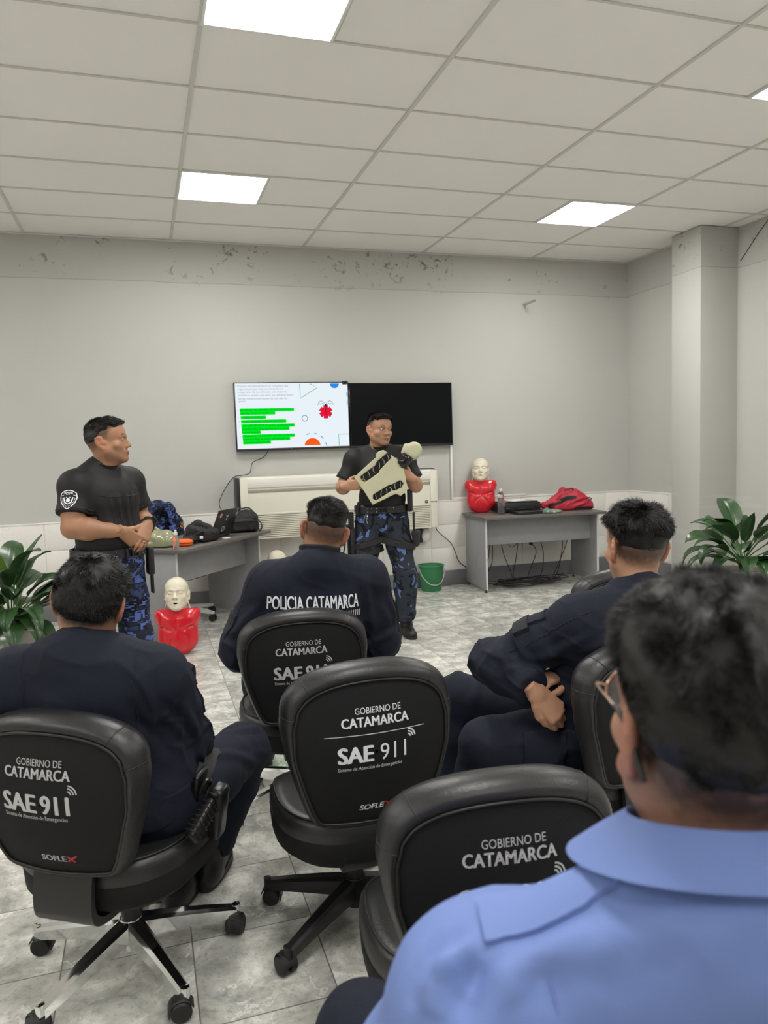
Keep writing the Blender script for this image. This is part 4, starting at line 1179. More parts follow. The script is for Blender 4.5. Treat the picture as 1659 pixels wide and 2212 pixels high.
    for i in (17, 24, 40, 47):
        MB().tube([P(*inset(i, q, d)) for q, d in ((1.0, -.004), (.75, -.0098), (.4, -.0068), (.08, .0095), (-.05, .030), (.0, .052))], .0016, 5).build('stitching', MATS['piping'], br, smooth=True)
    bvh = bvh_of(bp)
    def put(name, vf, x, z, m): return decal(name, vf, (x, y0-.06, z0+z*hs), (1, 0, 0), (0, 0, 1), bvh, MATS[m], br, .0012)
    pr = 'white_print' if variant == 'C' else 'silver_thread'
    T = lambda s, w, h, b, sh=0: text_mesh(s, w, h, b, sh)
    ox, mk_ = {'C': (.002, .004), 'L': (-.012, .018), 'B': (-.012, 0), 'R': (0, 0)}[variant]
    put('lettering', T('GOBIERNO DE', .128, .017, .0), ox+.008, .322, pr)
    put('lettering', T('CATAMARCA', .188, .026, .026), ox, .294, pr)
    if variant == 'C':
        put('print_line', stroke2d([(-.14+.28*i/20, 0) for i in range(21)], .0016), ox, .262, pr)
        put('lettering', T('SAE', .098, .046, .036), ox-.058, .212, pr)
        put('lettering', T('911', .074, .046, .0), ox+.046, .212, pr)
        put('lettering', T('Sistema de Atención de Emergencias', .178, .013, .006, .12), ox-.018, .174, pr)
        sg, zz = ox+.088, .238
    else:
        put('lettering', T('SAE', .104, .048, .036), ox-.052, .216, pr)
        put('lettering', T('911', .078, .048, .03), ox+.050, .216, pr)
        put('lettering', T('Sistema de Atención de Emergencias', .182, .014, .012), ox-.01, .178, pr)
        sg, zz = ox+.086, .246
    for q in (.009, .016, .023): put('signal_arc', stroke2d([(x, y) for x, y in arc2d(0, 0, q, 5, 85, 8)], .0036), sg, zz, pr)
    put('maker_mark', T('SOFLE', .070, .016, .03, .15 if variant == 'C' else 0), mk_-.014, .060, pr)
    put('maker_mark', merge2d([(*stroke2d([(-.011, -.008), (0, .001), (.016, .010)], .005), 0, 0), (*stroke2d([(-.011, .007), (0, .0), (.008, -.008)], .005), 0, 0)]), mk_+.035, .061, 'red_thread')
    # the bracket that carries the back
    pts = smooth_path([(0, .0, seat-.15), (0, -.15, seat-.155), (0, y0+.025, seat-.135), (0, y0+.008, seat-.07), (0, y0+.035, z0+.08)], 5)
    rows = []
    for p in pts:
        rows.append([p+Vector((x, 0, 0))+Vector((0, dy, dz)) for x, dy, dz in ((-.085, -.008, -.008), (.085, -.008, -.008), (.085, .008, .008), (-.085, .008, .008))])
    m_ = MB().grid(rows, closed_u=True); k = len(m_.V); m_.F += [(0, 1, 2, 3), (k-1, k-2, k-3, k-4)]
    m_.build('back_support', MATS['black_plastic'], t)
    return t
make_chair('black office chair under the man at the left, on a chrome star base', (-.105, 2.175, 0), 33, True, .428, 'L', 41, hs=.945)
make_chair('empty black office chair in the middle, on a black plastic star base', (.550, 2.145, 0), 0, False, .430, 'C', 0, hs=1.05, lower=-.005, yo=-.232)
make_chair('black office chair under the man wearing the white-lettered jacket', (.555, 2.955, 0), 6, True, .435, 'B', 205)
make_chair('nearest black office chair, its back partly hidden by the light blue shirt', (.655, 1.535, 0), 7, False, .39, 'R', 30)
make_chair('black office chair under the man with his hand between his thighs', (1.335, 2.09, 0), -8, False, .44, 'R', 40)
make_chair('black office chair in front of the man at the right, only its top showing', (2.03, 3.10, 0), 4, True, .445, 'R', 12)
# the chair behind the angled desk: pale base, a camouflage jacket hung over its back
dc = thing('desk_chair', 'chair with a pale star base tucked behind the angled desk', 'chair', (.27, 6.70, 0), aL+PI)
for i in range(5):
    a = R_(-72*i-55); c, s = math.cos(a), math.sin(a); mbl = MB()
    rows = [[Vector((r*c-y*s, r*s+y*c, z)) for y, z in ((-w, zt-h_), (-w, zt), (w, zt), (w, zt-h_))] for r, zt, h_, w in ((.03, .125, .045, .022), (.18, .105, .035, .017), (.31, .085, .022, .013))]
    mbl.grid(rows, closed_u=True); mbl.F.append((0, 1, 2, 3)); mbl.F.append((11, 10, 9, 8)); mbl.build('base_arm', MATS['edge_white'], dc)
    k = MB().box((.30*c, .30*s, .055), (.04, .03, .02), .006, rot=Matrix.Rotation(a, 3, 'Z')).build('caster', MATS['rubber'], dc)
    for sd in (-1, 1): MB().lathe([(0, -.008), (.028, -.008), (.0295, 0), (.028, .008), (0, .008)], 20, Vector((.30*c, .30*s, .03))+Matrix.Rotation(a, 3, 'Z') @ Vector((0, sd*.014, 0)), Matrix.Rotation(a, 3, 'Z') @ Matrix.Rotation(PI/2, 3, 'X')).build('wheel', MATS['rubber'], k)
MB().lathe([(0, .08), (.032, .08), (.032, .14), (.018, .15), (.018, .37), (0, .37)], 16).build('column', MATS['black_plastic'], dc)
MB().box((0, .0, .42), (.46, .45, .09), .04, seg=4).build('seat', MATS['black_fabric'], dc)
rows = []
for i in range(9):
    t_ = i/8; z = .52+.46*t_; hw = .20+.03*math.sin(t_*PI)-.08*t_**4
    rows.append([Vector((hw*math.cos(a), -.24+.03*math.sin(a)+.4*(hw*math.cos(a))**2-.06*t_, z)) for a in np.linspace(0, 2*PI, 24, endpoint=False)])
mbl = MB().grid(rows, closed_u=True); mbl.F.append(tuple(range(24))); mbl.F.append(tuple(range(8*24, 9*24))); mbl.build('backrest', MATS['black_fabric'], dc)
MB().box((0, -.22, .44), (.07, .03, .30), .01).build('back_support', MATS['black_plastic'], dc)

# ------------------------------------------------------------------ CPR manikins
def manikin_meshes():
    hv, hf = head_field(h=.0026, ears=True, manikin=True, mouth=.006, flare=5).mesh(); hv = relax(hv, hf, 2)
    f = Field((-.21, -.13, -.02), (.21, .14, .37), .0045)
    f.ell((0, 0, .17), (.135, .062, .17), k=.03)
    f.ell((0, 0, .10), (.13, .064, .105), k=.04)
    f.box((0, -.005, .19), (.125, .05, .14), .05, k=.04)
    for s in (-1, 1):
        f.ell((s*.10, -.008, .27), (.062, .052, .055), k=.035)
        f.ell((s*.058, .042, .235), (.066, .024, .052), k=.03)
        f.cone((s*.03, .0, .30), (s*.11, -.005, .295), .035, .04, k=.03)
        f.chain([(s*.012, .078, .175), (s*.06, .072, .182), (s*.108, .045, .205)], [.005, .007, .004], k=.014, mode='s')
        f.chain([(s*.02, .076, .155), (s*.055, .07, .115), (s*.065, .062, .08)], [.003, .005, .002], k=.014, mode='s')
    f.chain([(0, .075, .285), (0, .079, .235), (0, .077, .185)], [.003, .0055, .006], k=.012, mode='s')
    f.cut((0, -.06, 0), (0, -1, 0), .01); f.cut((0, 0, .325), (0, 0, 1), .012)
    tv_, tf = f.mesh(); tv_ = relax(tv_, tf, 2)
    return hv, hf, tv_, tf
MH = manikin_meshes()
def manikin(label, loc, rz, tilt, first=[None]):
    t = thing('cpr_manikin', label, 'manikin', loc, 0, 'CPR training manikins', rot=None)
    t.rotation_euler = (R_(tilt), 0, rz)
    if first[0]:
        for ch in first[0]:
            c = ch.copy(); COL.objects.link(c); c.parent = t
        return t
    hv, hf, tv_, tf = MH
    parts = [mesh_obj('torso', tv_, tf, MATS['manikin_red'], t),
             mesh_obj('head', to_world(hv*np.array([1.06, 1.04, .99]), head_rot(roll=0, pitch=6), (0, -.005, .425)), hf, MATS['manikin_skin'], t)]
    m_ = MB(); 
    for s in (-1, 1): m_.box((s*.078, -.012, .365), (.006, .03, .12), .002, rot=rotm(ry=R_(s*-14)))
    parts.append(m_.build('neck_strut', MATS['manikin_white'], t))
    parts.append(MB().tube(smooth_path([(0, -.02, .28), (0, -.02, .33), (0, -.012, .37)], 4), [.06]*4+[.052]*4+[.048], 20).build('neck', MATS['manikin_white'], t, smooth=True))
    parts.append(MB().lathe([(0, 0), (.014, 0), (.012, .004), (0, .004)], 12, (0, .078, .352-.0+.015), rotm(rx=-PI/2)).build('mouth_plug', MATS['black_gloss'], t)) if False else None
    mo = mesh_obj('mouth', [tuple(v) for v in to_world(np.array([(.0125*math.cos(a), .083, -.0655+.0048*math.sin(a)) for a in np.linspace(0, 2*PI, 16, endpoint=False)])*np.array([1.06, 1.04, .99]), head_rot(pitch=6), (0, -.005, .425))], [tuple(range(16))], MATS['black_gloss'], t)
    parts.append(mo)
    first[0] = [p for p in parts if p]
    return t
manikin('red and white half-body manikin sitting on the floor by the angled desk', (.175, 5.535, .004), R_(180-10), 6)
manikin('red and white half-body manikin sitting on the right desk', (3.245, 6.965, DT+.004), R_(180-24), 6)
manikin('manikin behind the white-lettered jacket, only its bald head showing', (1.075, 6.60, .004), R_(180-20), 6)

# ------------------------------------------------------------------ bucket, plants
bk = thing('bucket', 'green plastic bucket on the floor by the back wall', 'bucket', (2.672, 6.94, 0))
MB().lathe([(0, .004), (.094, .004), (.096, 0), (.099, .004), (.125, .245), (.133, .246), (.133, .256), (.121, .257), (.118, .245), (.093, .012), (0, .012)], 40).build('body', MATS['bucket_green'], bk)
MB().tube(smooth_path([(-.13, -.01, .232), (-.12, -.07, .16), (-.07, -.125, .09), (.0, -.15, .075), (.06, -.14, .11), (.11, -.08, .18), (.13, -.01, .232)], 6), .0042, 8).build('handle', MATS['pipe_grey'], bk, smooth=True)
def leaf(L, Wd, curl, twist, fold=.25, n=14):
    """blade along +Y from the origin, midrib bowing upward then drooping by curl (radians over its length)"""
    rows = []; p = Vector((0, 0, 0)); a = 0.0
    for i in range(n+1):
        t = i/n; w = Wd*(math.sin(PI*min(1, t**.75))**.8)*(1-.15*t) if 0 < i < n else .0015
        d = Vector((0, math.cos(a), math.sin(a))); nn = Vector((0, -math.sin(a), math.cos(a)))
        tw = twist*t; sx = Vector((math.cos(tw), 0, 0))+nn*math.sin(tw)
        row = []
        for u in (-1, -.66, -.33, -.06, 0, .06, .33, .66, 1):
            und = .012*math.sin(t*9+u*2)*abs(u)
            row.append(p+sx*(w*u)+nn*(w*fold*(abs(u)**1.2)-(.006 if abs(u) < .05 else 0)*1+und*Wd*4))
        rows.append(row); p = p+d*(L/n); a -= curl/n*(.4+1.2*t)
    return rows
def plant(label, loc, leaves, pot, scale=1.0):
    t = thing('potted_plant', label, 'plant', loc)
    r, h = pot
    p = MB().lathe([(0, 0), (r*.72, 0), (r*.8, .01), (r*.98, h*.72), (r*1.05, h*.9), (r*1.06, h), (r*.93, h), (r*.9, h*.86), (0, h*.86)], 32).build('pot', MATS['pot_stone'], t)
    MB().lathe([(0, h*.87), (r*.5, h*.885), (r*.9, h*.865)], 24).build('soil', MATS['soil'], t)
    for (az, el, stem, L, Wd, curl, tw, mt) in leaves:
        a = R_(az); e = R_(el); out = Vector((math.sin(a), math.cos(a), 0))
        d = out*math.cos(e)+Vector((0, 0, 1))*math.sin(e); root = Vector((0, 0, h*.86))+out*.02
        d2 = (out*math.cos(e*.8)+Vector((0, 0, 1))*math.sin(e*.8)).normalized()
        tip = root+Vector((0, 0, 1))*stem*.35+d*stem*.65
        M4 = Matrix.Translation(tip) @ Matrix.Rotation(-a, 4, 'Z') @ Matrix.Rotation(e*.85, 4, 'X')
        rows = [[M4 @ q for q in rw] for rw in leaf(L, Wd, curl, tw)]
        lf = MB().grid(rows).build('leaf', MATS[mt], t, smooth=True)
        MB().tube(smooth_path([root, root+Vector((0, 0, 1))*stem*.4+out*.01, tip, tip+(rows[3][4]-tip)*.9], 4), [.0055]*5+[.0045]*4+[.004]*3+[.002], 6).build('stem', MATS['leaf_stem'], lf, smooth=True)
    return t
rl = random.Random(5)
lv = []
for i in range(26):
    az = i*137.5+rl.uniform(-15, 15); q = i/25
    lv.append((az, 78-58*q+rl.uniform(-6, 6), .16+.14*(1-q)+rl.uniform(0, .05), rl.uniform(.30, .42), rl.uniform(.066, .088), rl.uniform(1.2, 1.7)+1.0*q, rl.uniform(-.5, .5), 'leaf'))
lv += [(60, 82, .30, .38, .075, .45, .1, 'leaf'), (190, 86, .26, .33, .040, .25, .0, 'leaf_young'), (95, 45, .30, .42, .06, 1.7, .2, 'leaf'), (110, 30, .28, .40, .06, 2.0, -.3, 'leaf'), (150, 35, .22, .38, .07, 2.2, .1, 'leaf'), (170, 20, .2, .4, .085, 2.0, .2, 'leaf'), (185, 15, .17, .42, .085, 2.2, .0, 'leaf'), (140, 12, .16, .40, .08, 2.3, -.2, 'leaf'), (210, 14, .17, .42, .085, 2.1, .2, 'leaf')]
plant('big leafy plant in a stone-coloured pot at the left edge', (-.86, 5.30, 0), lv, (.17, .36))
lv = []
for i in range(24):
    az = i*137.5+rl.uniform(-15, 15); q = i/23
    lv.append((az, 70-55*q+rl.uniform(-6, 6), .20+.16*(1-q)+rl.uniform(0, .05), rl.uniform(.28, .38), rl.uniform(.075, .098), rl.uniform(1.0, 1.5)+1.1*q, rl.uniform(-.5, .5), 'leaf'))
lv += [(255, 66, .30, .27, .065, .8, .1, 'leaf'), (190, 84, .27, .27, .060, .3, 0, 'leaf'), (262, 40, .30, .38, .05, 1.3, .1, 'leaf'), (268, 22, .27, .40, .05, 1.5, -.2, 'leaf'), (250, 25, .22, .3, .06, 1.8, .1, 'leaf'), (200, 25, .2, .34, .08, 1.9, 0, 'leaf'), (170, 30, .2, .34, .08, 1.8, .1, 'leaf'), (225, 45, .24, .32, .075, 1.5, .3, 'leaf')]
plant('leafy plant in front of the grey corner column', (4.42, 4.72, 0), lv, (.17, .40))

# ------------------------------------------------------------------ on the angled desk (local frame of that desk: x along it, y to its back)
def onL(x, y, z=0): 
    c, s = math.cos(aL), math.sin(aL); return Vector((cL.x+x*c-y*s, cL.y+x*s+y*c, DT+z))
def onR(x, y, z=0):
    c, s = math.cos(aR), math.sin(aR); return Vector((cR.x+x*c-y*s, cR.y+x*s+y*c, DT+z))
lp = thing('laptop', 'open dark laptop with stickers on its lid, seen from behind', 'laptop', (.475, 6.355, DT), R_(236))
MB().box((0, .0, .009), (.345, .235, .016), .004).build('base', MATS['black_plastic'], lp)
ld = MB().box((0, .118+.052, .128), (.345, .008, .235), .003, rot=rotm(rx=R_(-24)))
lo = ld.build('lid', MATS['black_plastic'], lp)
def lid(x, y, d=.0052):   # point on the outer face of the lid
    return Vector((0, .170, .128))+rotm(rx=R_(-24)) @ Vector((x, d, y))
def lid_mark(name, vf, x, y, m): mesh_obj(name, [lid(x-px, y+py) for px, py in vf[0]], vf[1], MATS[m], lo)
lid_mark('sticker', disk2d(0, 0, .022, 0, 360), .115, .07, 'sticker_red'); 
mesh_obj('sticker', [lid(.115-px, .07+py, .0056) for px, py in stroke2d(arc2d(0, 0, .014, 0, 360), .004)[0]], stroke2d(arc2d(0, 0, .014, 0, 360), .004)[1], MATS['sticker_white'], lo)
lid_mark('sticker', merge2d([(*stroke2d([(-.02, .02), (0, .004), (.0, -.028)], .009), 0, 0), (*stroke2d([(0, .004), (.018, .02)], .008), 0, 0)]), .0, .045, 'sticker_white')
lid_mark('sticker', stroke2d([(-.022, -.022), (-.02, .012), (-.008, .02), (0, .01), (.012, .02), (.022, .008), (.02, -.022), (.006, -.012), (-.006, -.022)], .006, True), .0, -.055, 'sticker_white')
lid_mark('sticker', merge2d([(*stroke2d([(-.02, 0), (.02, .006)], .012), 0, 0)]), .135, -.07, 'sticker_white')
lid_mark('sticker', stroke2d([(-.016, .03), (.014, .03), (.016, -.025), (.0, -.03), (.004, 0)], .007), -.145, .075, 'sticker_white')
# soft black bag
def soft(name, label, cat, loc, rz, fld, mat, amp=.006, fr=18, seed=1, folds=()):
    V, F = fld.mesh(); V = relax(V, F, 2); V = wrinkle(V, F, amp, fr, seed, folds); V[:, 2] = np.maximum(V[:, 2], 0.0005)
    o = mesh_obj(name, V, F, MATS[mat]); o.location = loc; o.rotation_euler = (0, 0, rz)
    return tag(o, label, cat)
f = Field((-.2, -.14, -.02), (.2, .14, .25), .005)
f.box((0, 0, .075), (.135, .085, .075), .03, k=.02); f.ell((.03, 0, .13), (.09, .08, .06), k=.04); f.ell((-.08, 0, .12), (.05, .07, .05), k=.03); f.box((.0, -.09, .065), (.085, .02, .05), .015, k=.015)
bag = soft('camera_bag', 'black padded bag at the far end of the angled desk', 'bag', onL(.50, -.12), aL-R_(52), f, 'black_bag', .005, 22, 4)
MB().tube(smooth_path([(-.10, 0, .15), (-.06, .02, .19), (.0, .02, .20), (.06, .01, .205), (.10, 0, .17)], 5), .011, 8, flat=.4).build('strap', MATS['web_black'], bag, smooth=True)
MB().tube(smooth_path([(-.13, -.06, .09), (-.07, -.115, .1), (0, -.118, .105), (.07, -.113, .1), (.13, -.07, .09)], 5), .004, 6).build('zip', MATS['black_plastic'], bag, smooth=True)
MB().tube(smooth_path([(.135, 0, .10), (.16, -.02, .07), (.165, -.03, .03), (.14, -.06, .005)], 5), .008, 6, flat=.4).build('strap', MATS['web_black'], bag, smooth=True)
# black tangle of straps and pouches
f = Field((-.22, -.16, -.02), (.22, .16, .2), .005)
f.box((.06, .0, .05), (.09, .06, .045), .025, rot=rotm(rz=.4), k=.02); f.box((-.02, .04, .075), (.07, .05, .05), .025, rot=rotm(rz=-.5, ry=.3), k=.02); f.ell((-.10, -.03, .03), (.06, .05, .03), k=.02)
f.chain([(-.05, .06, .12), (.0, .03, .145), (.07, .0, .11), (.13, -.02, .06)], [.02, .026, .024, .02], k=.015)
st = soft('gear_pouch', 'heap of black straps and pouches beside the laptop', 'pouch', onL(-.19, -.16), aL-.5, f, 'black_bag', .006, 26, 9)
for k, pts in enumerate([[(-.10, -.05, .05), (-.05, -.07, .08), (.02, -.06, .09), (.10, -.05, .06)], [(-.12, .03, .04), (-.07, .08, .11), (.0, .06, .15), (.06, .05, .13)], [(-.15, -.03, .01), (-.12, -.08, .03), (-.05, -.085, .03), (.0, -.08, .01)]]):
    MB().tube(smooth_path(pts, 6), .012, 6, flat=.35).build('strap', MATS['web_black'], st, smooth=True)
MB().box((-.03, -.083, .045), (.03, .006, .02), .003).build('buckle', MATS['sticker_white'], st)
# the olive mask lying face up, its grey carrier, orange case, spray bottle, paper disc
mk = Field(HLO, HHI, .003); skull(mk, .008, False)
mk.cone((0, .083, .022), (0, .106, -.022), .0085, .0135, k=.016); mk.ell((0, .08, -.06), (.03, .016, .02), k=.02)
for s in (-1, 1): mk.ell((s*.032, .096, .011), (.019, .012, .012), k=.02, mode='s')
mk.cut((0, -.02, 0), (0, -1, 0), .01)
V, F = mk.mesh(); V = relax(V, F, 3)
Rm = np.array(Matrix.Rotation(R_(12), 3, 'Z') @ Matrix.Rotation(R_(88), 3, 'X'))
V = V@Rm.T*1.08; V[:, 2] -= V[:, 2].min()
o = mesh_obj('training_mask', V, F, MATS['mask_olive']); o.location = onL(-.48, .0, .001); o.rotation_euler = (0, 0, R_(50)); tag(o, 'glossy olive face shell lying face up on the angled desk', 'mask')
f = Field((-.17, -.13, -.02), (.17, .13, .16), .005); f.box((0, 0, .05), (.12, .085, .05), .03, k=.01); f.ell((0, 0, .09), (.08, .07, .03), k=.04); f.ell((.0, 0, .14), (.05, .05, .05), k=.02, mode='s')
V, F = f.mesh(); V = relax(V, F, 2); V[:, 2] = np.maximum(V[:, 2], 0)
o = mesh_obj('storage_case', V, F, MATS['smoke_plastic']); o.location = onL(-.53, .12, .001); o.rotation_euler = (0, 0, aL-.9); tag(o, 'dark grey plastic case behind the standing man at the left', 'case')
pk = thing('orange_case', 'small round orange zip case on the angled desk', 'case', onL(-.41, -.175), 0)
MB().lathe([(0, 0), (.045, 0), (.060, .012), (.063, .025), (.058, .040), (.035, .052), (0, .055)], 32).build('shell', MATS['orange_plastic'], pk)
MB().tube([(.0635*math.cos(a), .0635*math.sin(a), .025) for a in np.linspace(0, 2*PI, 32, endpoint=False)], .002, 6, closed=True).build('zip', MATS['black_plastic'], pk)
sb = thing('spray_bottle', 'small clear spray bottle in front of the orange case', 'bottle', onL(-.600, -.235), 0)
MB().lathe([(0, 0), (.021, 0), (.023, .003), (.023, .085), (.019, .097), (.011, .102), (.011, .11), (0, .11)], 24).build('bottle', MATS['clear_plastic'], sb)
MB().lathe([(0, .003), (.0195, .003), (.0205, .06), (0, .06)], 24).build('liquid', MATS['liquid_clear'], sb)
MB().lathe([(0, .108), (.014, .108), (.014, .125), (.009, .129), (.009, .142), (.006, .146), (0, .146)], 20).box((.0, -.012, .138), (.006, .016, .006), .002).build('nozzle', MATS['white_plastic'], sb)
o = MB().lathe([(0, 0), (.036, 0), (.036, .003), (0, .003)], 28).build('paper_disc', MATS['paper']); o.location = onL(.06, -.235, .001); tag(o, 'round white paper disc lying in front of the laptop', 'disc')
# camouflage jacket over the desk chair
f = Field((-.33, -.2, -.42), (.33, .2, .16), .006)
f.chain([(-.24, .02, -.10), (-.17, 0, .045), (-.06, -.01, .08), (.06, -.01, .08), (.17, 0, .045), (.24, .02, -.10)], [.055, .055, .05, .05, .055, .055], k=.03)
f.box((0, -.035, -.14), (.23, .035, .21), .03, k=.03); f.chain([(-.24, .03, -.08), (-.26, .04, -.22), (-.25, .045, -.36)], [.06, .055, .05], k=.03); f.chain([(.24, .03, -.08), (.27, .05, -.2), (.25, .06, -.34)], [.06, .055, .05], k=.03)
f.chain([(-.13, .05, .03), (-.15, .06, -.12), (-.14, .06, -.3)], [.03, .028, .025], k=.02); f.chain([(.13, .05, .03), (.15, .06, -.12), (.14, .06, -.3)], [.03, .028, .025], k=.02)
f.box((0, .03, -.06), (.195, .055, .5), .03, k=.01, mode='s') if False else None
V, F = f.mesh(); V = relax(V, F, 2); V = wrinkle(V, F, .008, 14, 3)
dcR = Matrix.Rotation(aL+PI, 3, 'Z')
o = mesh_obj('camouflage_jacket', V, F, MATS['camo_digital']); o.rotation_euler = (0, 0, aL+PI); o.location = Vector((.27, 6.70, 0))+dcR @ Vector((0, -.24, .90)); tag(o, 'blue camouflage jacket hung over the chair behind the angled desk', 'jacket')
b_ = bvh_of(o)
for q in (0, .028): decal('rank_chevron', stroke2d([(-.026, .024-q), (.0, -.0-q), (.026, .024-q)], .010), (-.245, .16, -.10), (-1, 0, 0), (0, 0, 1), b_, MATS['yellow_thread'], o, .002)

# ------------------------------------------------------------------ on the right desk
wb = thing('water_bottle', 'clear plastic water bottle with a white cap on the right desk', 'bottle', (3.335, 6.70, DT))
MB().lathe([(0, .004), (.02, 0), (.031, .003), (.0335, .012), (.0335, .06), (.031, .066), (.0335, .072), (.0335, .155), (.031, .162), (.0335, .168), (.030, .19), (.018, .215), (.0125, .225), (.0125, .235), (0, .235)], 28).build('bottle', MATS['clear_plastic'], wb)
MB().lathe([(0, .232), (.0155, .232), (.0155, .25), (0, .25)], 20).build('cap', MATS['white_plastic'], wb)
MB().lathe([(.0338, .078), (.0338, .15)], 28).build('label', MATS['green_bag'] if False else MATS['clear_plastic'], wb)
MB().box((.031, -.016, .115), (.004, .012, .05), .001).build('label_print', MATS['sticker_red'], wb)
pr = thing('printer', 'black flat printer behind the water bottle', 'printer', (3.57, 6.86, DT), aR)
MB().box((0, 0, .055), (.44, .28, .09), .012).build('body', MATS['black_plastic'], pr)
MB().box((-.0, -.0, .104), (.40, .24, .012), .004).build('lid', MATS['black_gloss'], pr)
MB().box((.02, -.0, .114), (.20, .15, .006), .001, rot=rotm(rz=.2)).build('papers', MATS['paper'], pr)
MB().box((-.0, -.141, .035), (.30, .006, .03), .002).build('paper_slot', MATS['black_gloss'], pr)
lt = thing('closed_laptop', 'closed black laptop lying at the front edge of the right desk', 'laptop', (3.60, 6.60, DT), aR+.04)
MB().box((0, 0, .010), (.35, .20, .018), .004).build('base', MATS['black_plastic'], lt)
MB().box((0, 0, .0235), (.35, .20, .008), .003).build('lid', MATS['dark_metal'], lt)
f = Field((-.3, -.17, -.02), (.33, .17, .25), .0055)
f.box((.05, 0, .045), (.21, .10, .045), .03, k=.03); f.chain([(-.24, .0, .06), (-.10, .02, .10), (.02, .03, .135), (.10, .02, .15)], [.03, .05, .05, .045], k=.04); f.ell((.12, 0, .11), (.11, .09, .075), k=.05); f.ell((.22, -.01, .05), (.07, .08, .05), k=.04); f.chain([(-.05, .05, .14), (.0, .05, .18), (.06, .05, .17)], [.03, .032, .025], k=.03)
rb = soft('red_bag', 'crumpled red bag with black panels heaped on the right desk', 'bag', onR(.37, .02), aR, f, 'red_fabric', .010, 13, 12, folds=[((-.2, -.08, .08), (.0, -.07, .15), .015, .012), ((.0, -.1, .1), (.2, -.09, .12), .015, .012), ((.05, -.1, .04), (.22, -.08, .09), .014, .010), ((.1, 0, .2), (.28, -.02, .06), .014, -.012)])
bb = bvh_of(rb)
def patch(pts, n=12):
    return pts, [tuple(range(len(pts)))]
def quadgrid(x0, x1, ylo, yhi, nx=24, ny=6):
    V = []; F = []
    for i in range(nx+1):
        x = x0+(x1-x0)*i/nx
        for j in range(ny+1): V.append((x, ylo(x)+(yhi(x)-ylo(x))*j/ny))
    for i in range(nx):
        for j in range(ny): a = i*(ny+1)+j; F.append((a, a+1, a+ny+2, a+ny+1))
    return V, F
decal('black_panel', quadgrid(-.20, .08, lambda x: -.02+.25*(x+.2), lambda x: .0+.38*(x+.2)-.4*max(0, x)), (0, -.25, .07), (1, 0, 0), (0, 0, 1), bb, MATS['black_bag'], rb, .003)
decal('black_panel', quadgrid(.04, .27, lambda x: -.05, lambda x: -.022-.02*abs(x-.15)*4), (0, -.25, .06), (1, 0, 0), (0, 0, 1), bb, MATS['black_bag'], rb, .003)
for pts in ([(-.02, -.03, .2), (.01, -.06, .215), (.05, -.04, .22), (.08, -.02, .2)], [(.17, -.11, .11), (.2, -.12, .125), (.23, -.11, .11), (.21, -.12, .10), (.19, -.125, .095)]):
    MB().tube(smooth_path(pts, 6), .005, 6).build('strap', MATS['web_black'], rb, smooth=True)
f = Field((-.14, -.1, -.02), (.14, .1, .08), .004); f.ell((0, 0, .015), (.10, .06, .018), k=.01); f.ell((-.05, .01, .025), (.04, .035, .02), k=.02)
V, F = f.mesh(); V = wrinkle(V, F, .007, 45, 8); V[:, 2] = np.maximum(V[:, 2], .001)
o = mesh_obj('plastic_bag', V, F, MATS['green_bag']); o.location = onR(.10, -.22); o.rotation_euler = (0, 0, aR); tag(o, 'crumpled clear plastic packet with green print on the right desk', 'packet')
b_ = bvh_of(o)
for (x, y, w) in ((-.06, .0, .03), (-.03, .02, .02), (.0, -.01, .025)): decal('green_print', quadgrid(-w, w, lambda x: -.006, lambda x: .006, 8, 2), (x, y, .05), (1, .3, 0), (-.3, 1, 0), b_, MATS['green_print'], o, .001)
# cables below the right desk
rc = random.Random(3); grp = 'black cables under the right desk'
drop = [((3.33, 6.95, .47), (3.30, 6.95, .25), (3.16, 6.85, .08)), ((3.36, 6.96, .47), (3.32, 6.9, .22), (3.18, 6.8, .05)), ((3.45, 6.96, .47), (3.47, 6.93, .3), (3.52, 6.85, .05)), ((3.66, 6.96, .47), (3.62, 6.95, .25), (3.55, 6.85, .06)), ((3.86, 7.06, .37), (3.88, 7.0, .28), (3.70, 6.85, .04)), ((3.90, 6.98, .47), (3.95, 6.97, .25), (3.80, 6.82, .04)), ((4.18, 6.98, .47), (4.16, 6.95, .3), (3.98, 6.82, .03)), ((4.26, 6.98, .47), (4.20, 6.95, .33), (4.02, 6.85, .1))]
for i, d in enumerate(drop):
    cx, cy = 3.55+.035*i, 6.78
    pts = list(d)
    for k in range(9):
        a = i*1.7+k*.95; r = .12+.16*rc.random()
        pts.append((cx+r*1.35*math.cos(a), min(cy+r*.55*math.sin(a), 7.0), .008+.022*rc.random()+.012*(i % 4)))
    cable('cable', 'black cable hanging from the right desk into the tangle on the floor', pts, .0042, n=6, group=grp)
cable('cable', 'short thin loop of cable drooping just below the right desk panel', [(3.52, 6.96, .47), (3.55, 6.96, .38), (3.60, 6.96, .37), (3.65, 6.96, .42), (3.67, 6.96, .47)], .003)

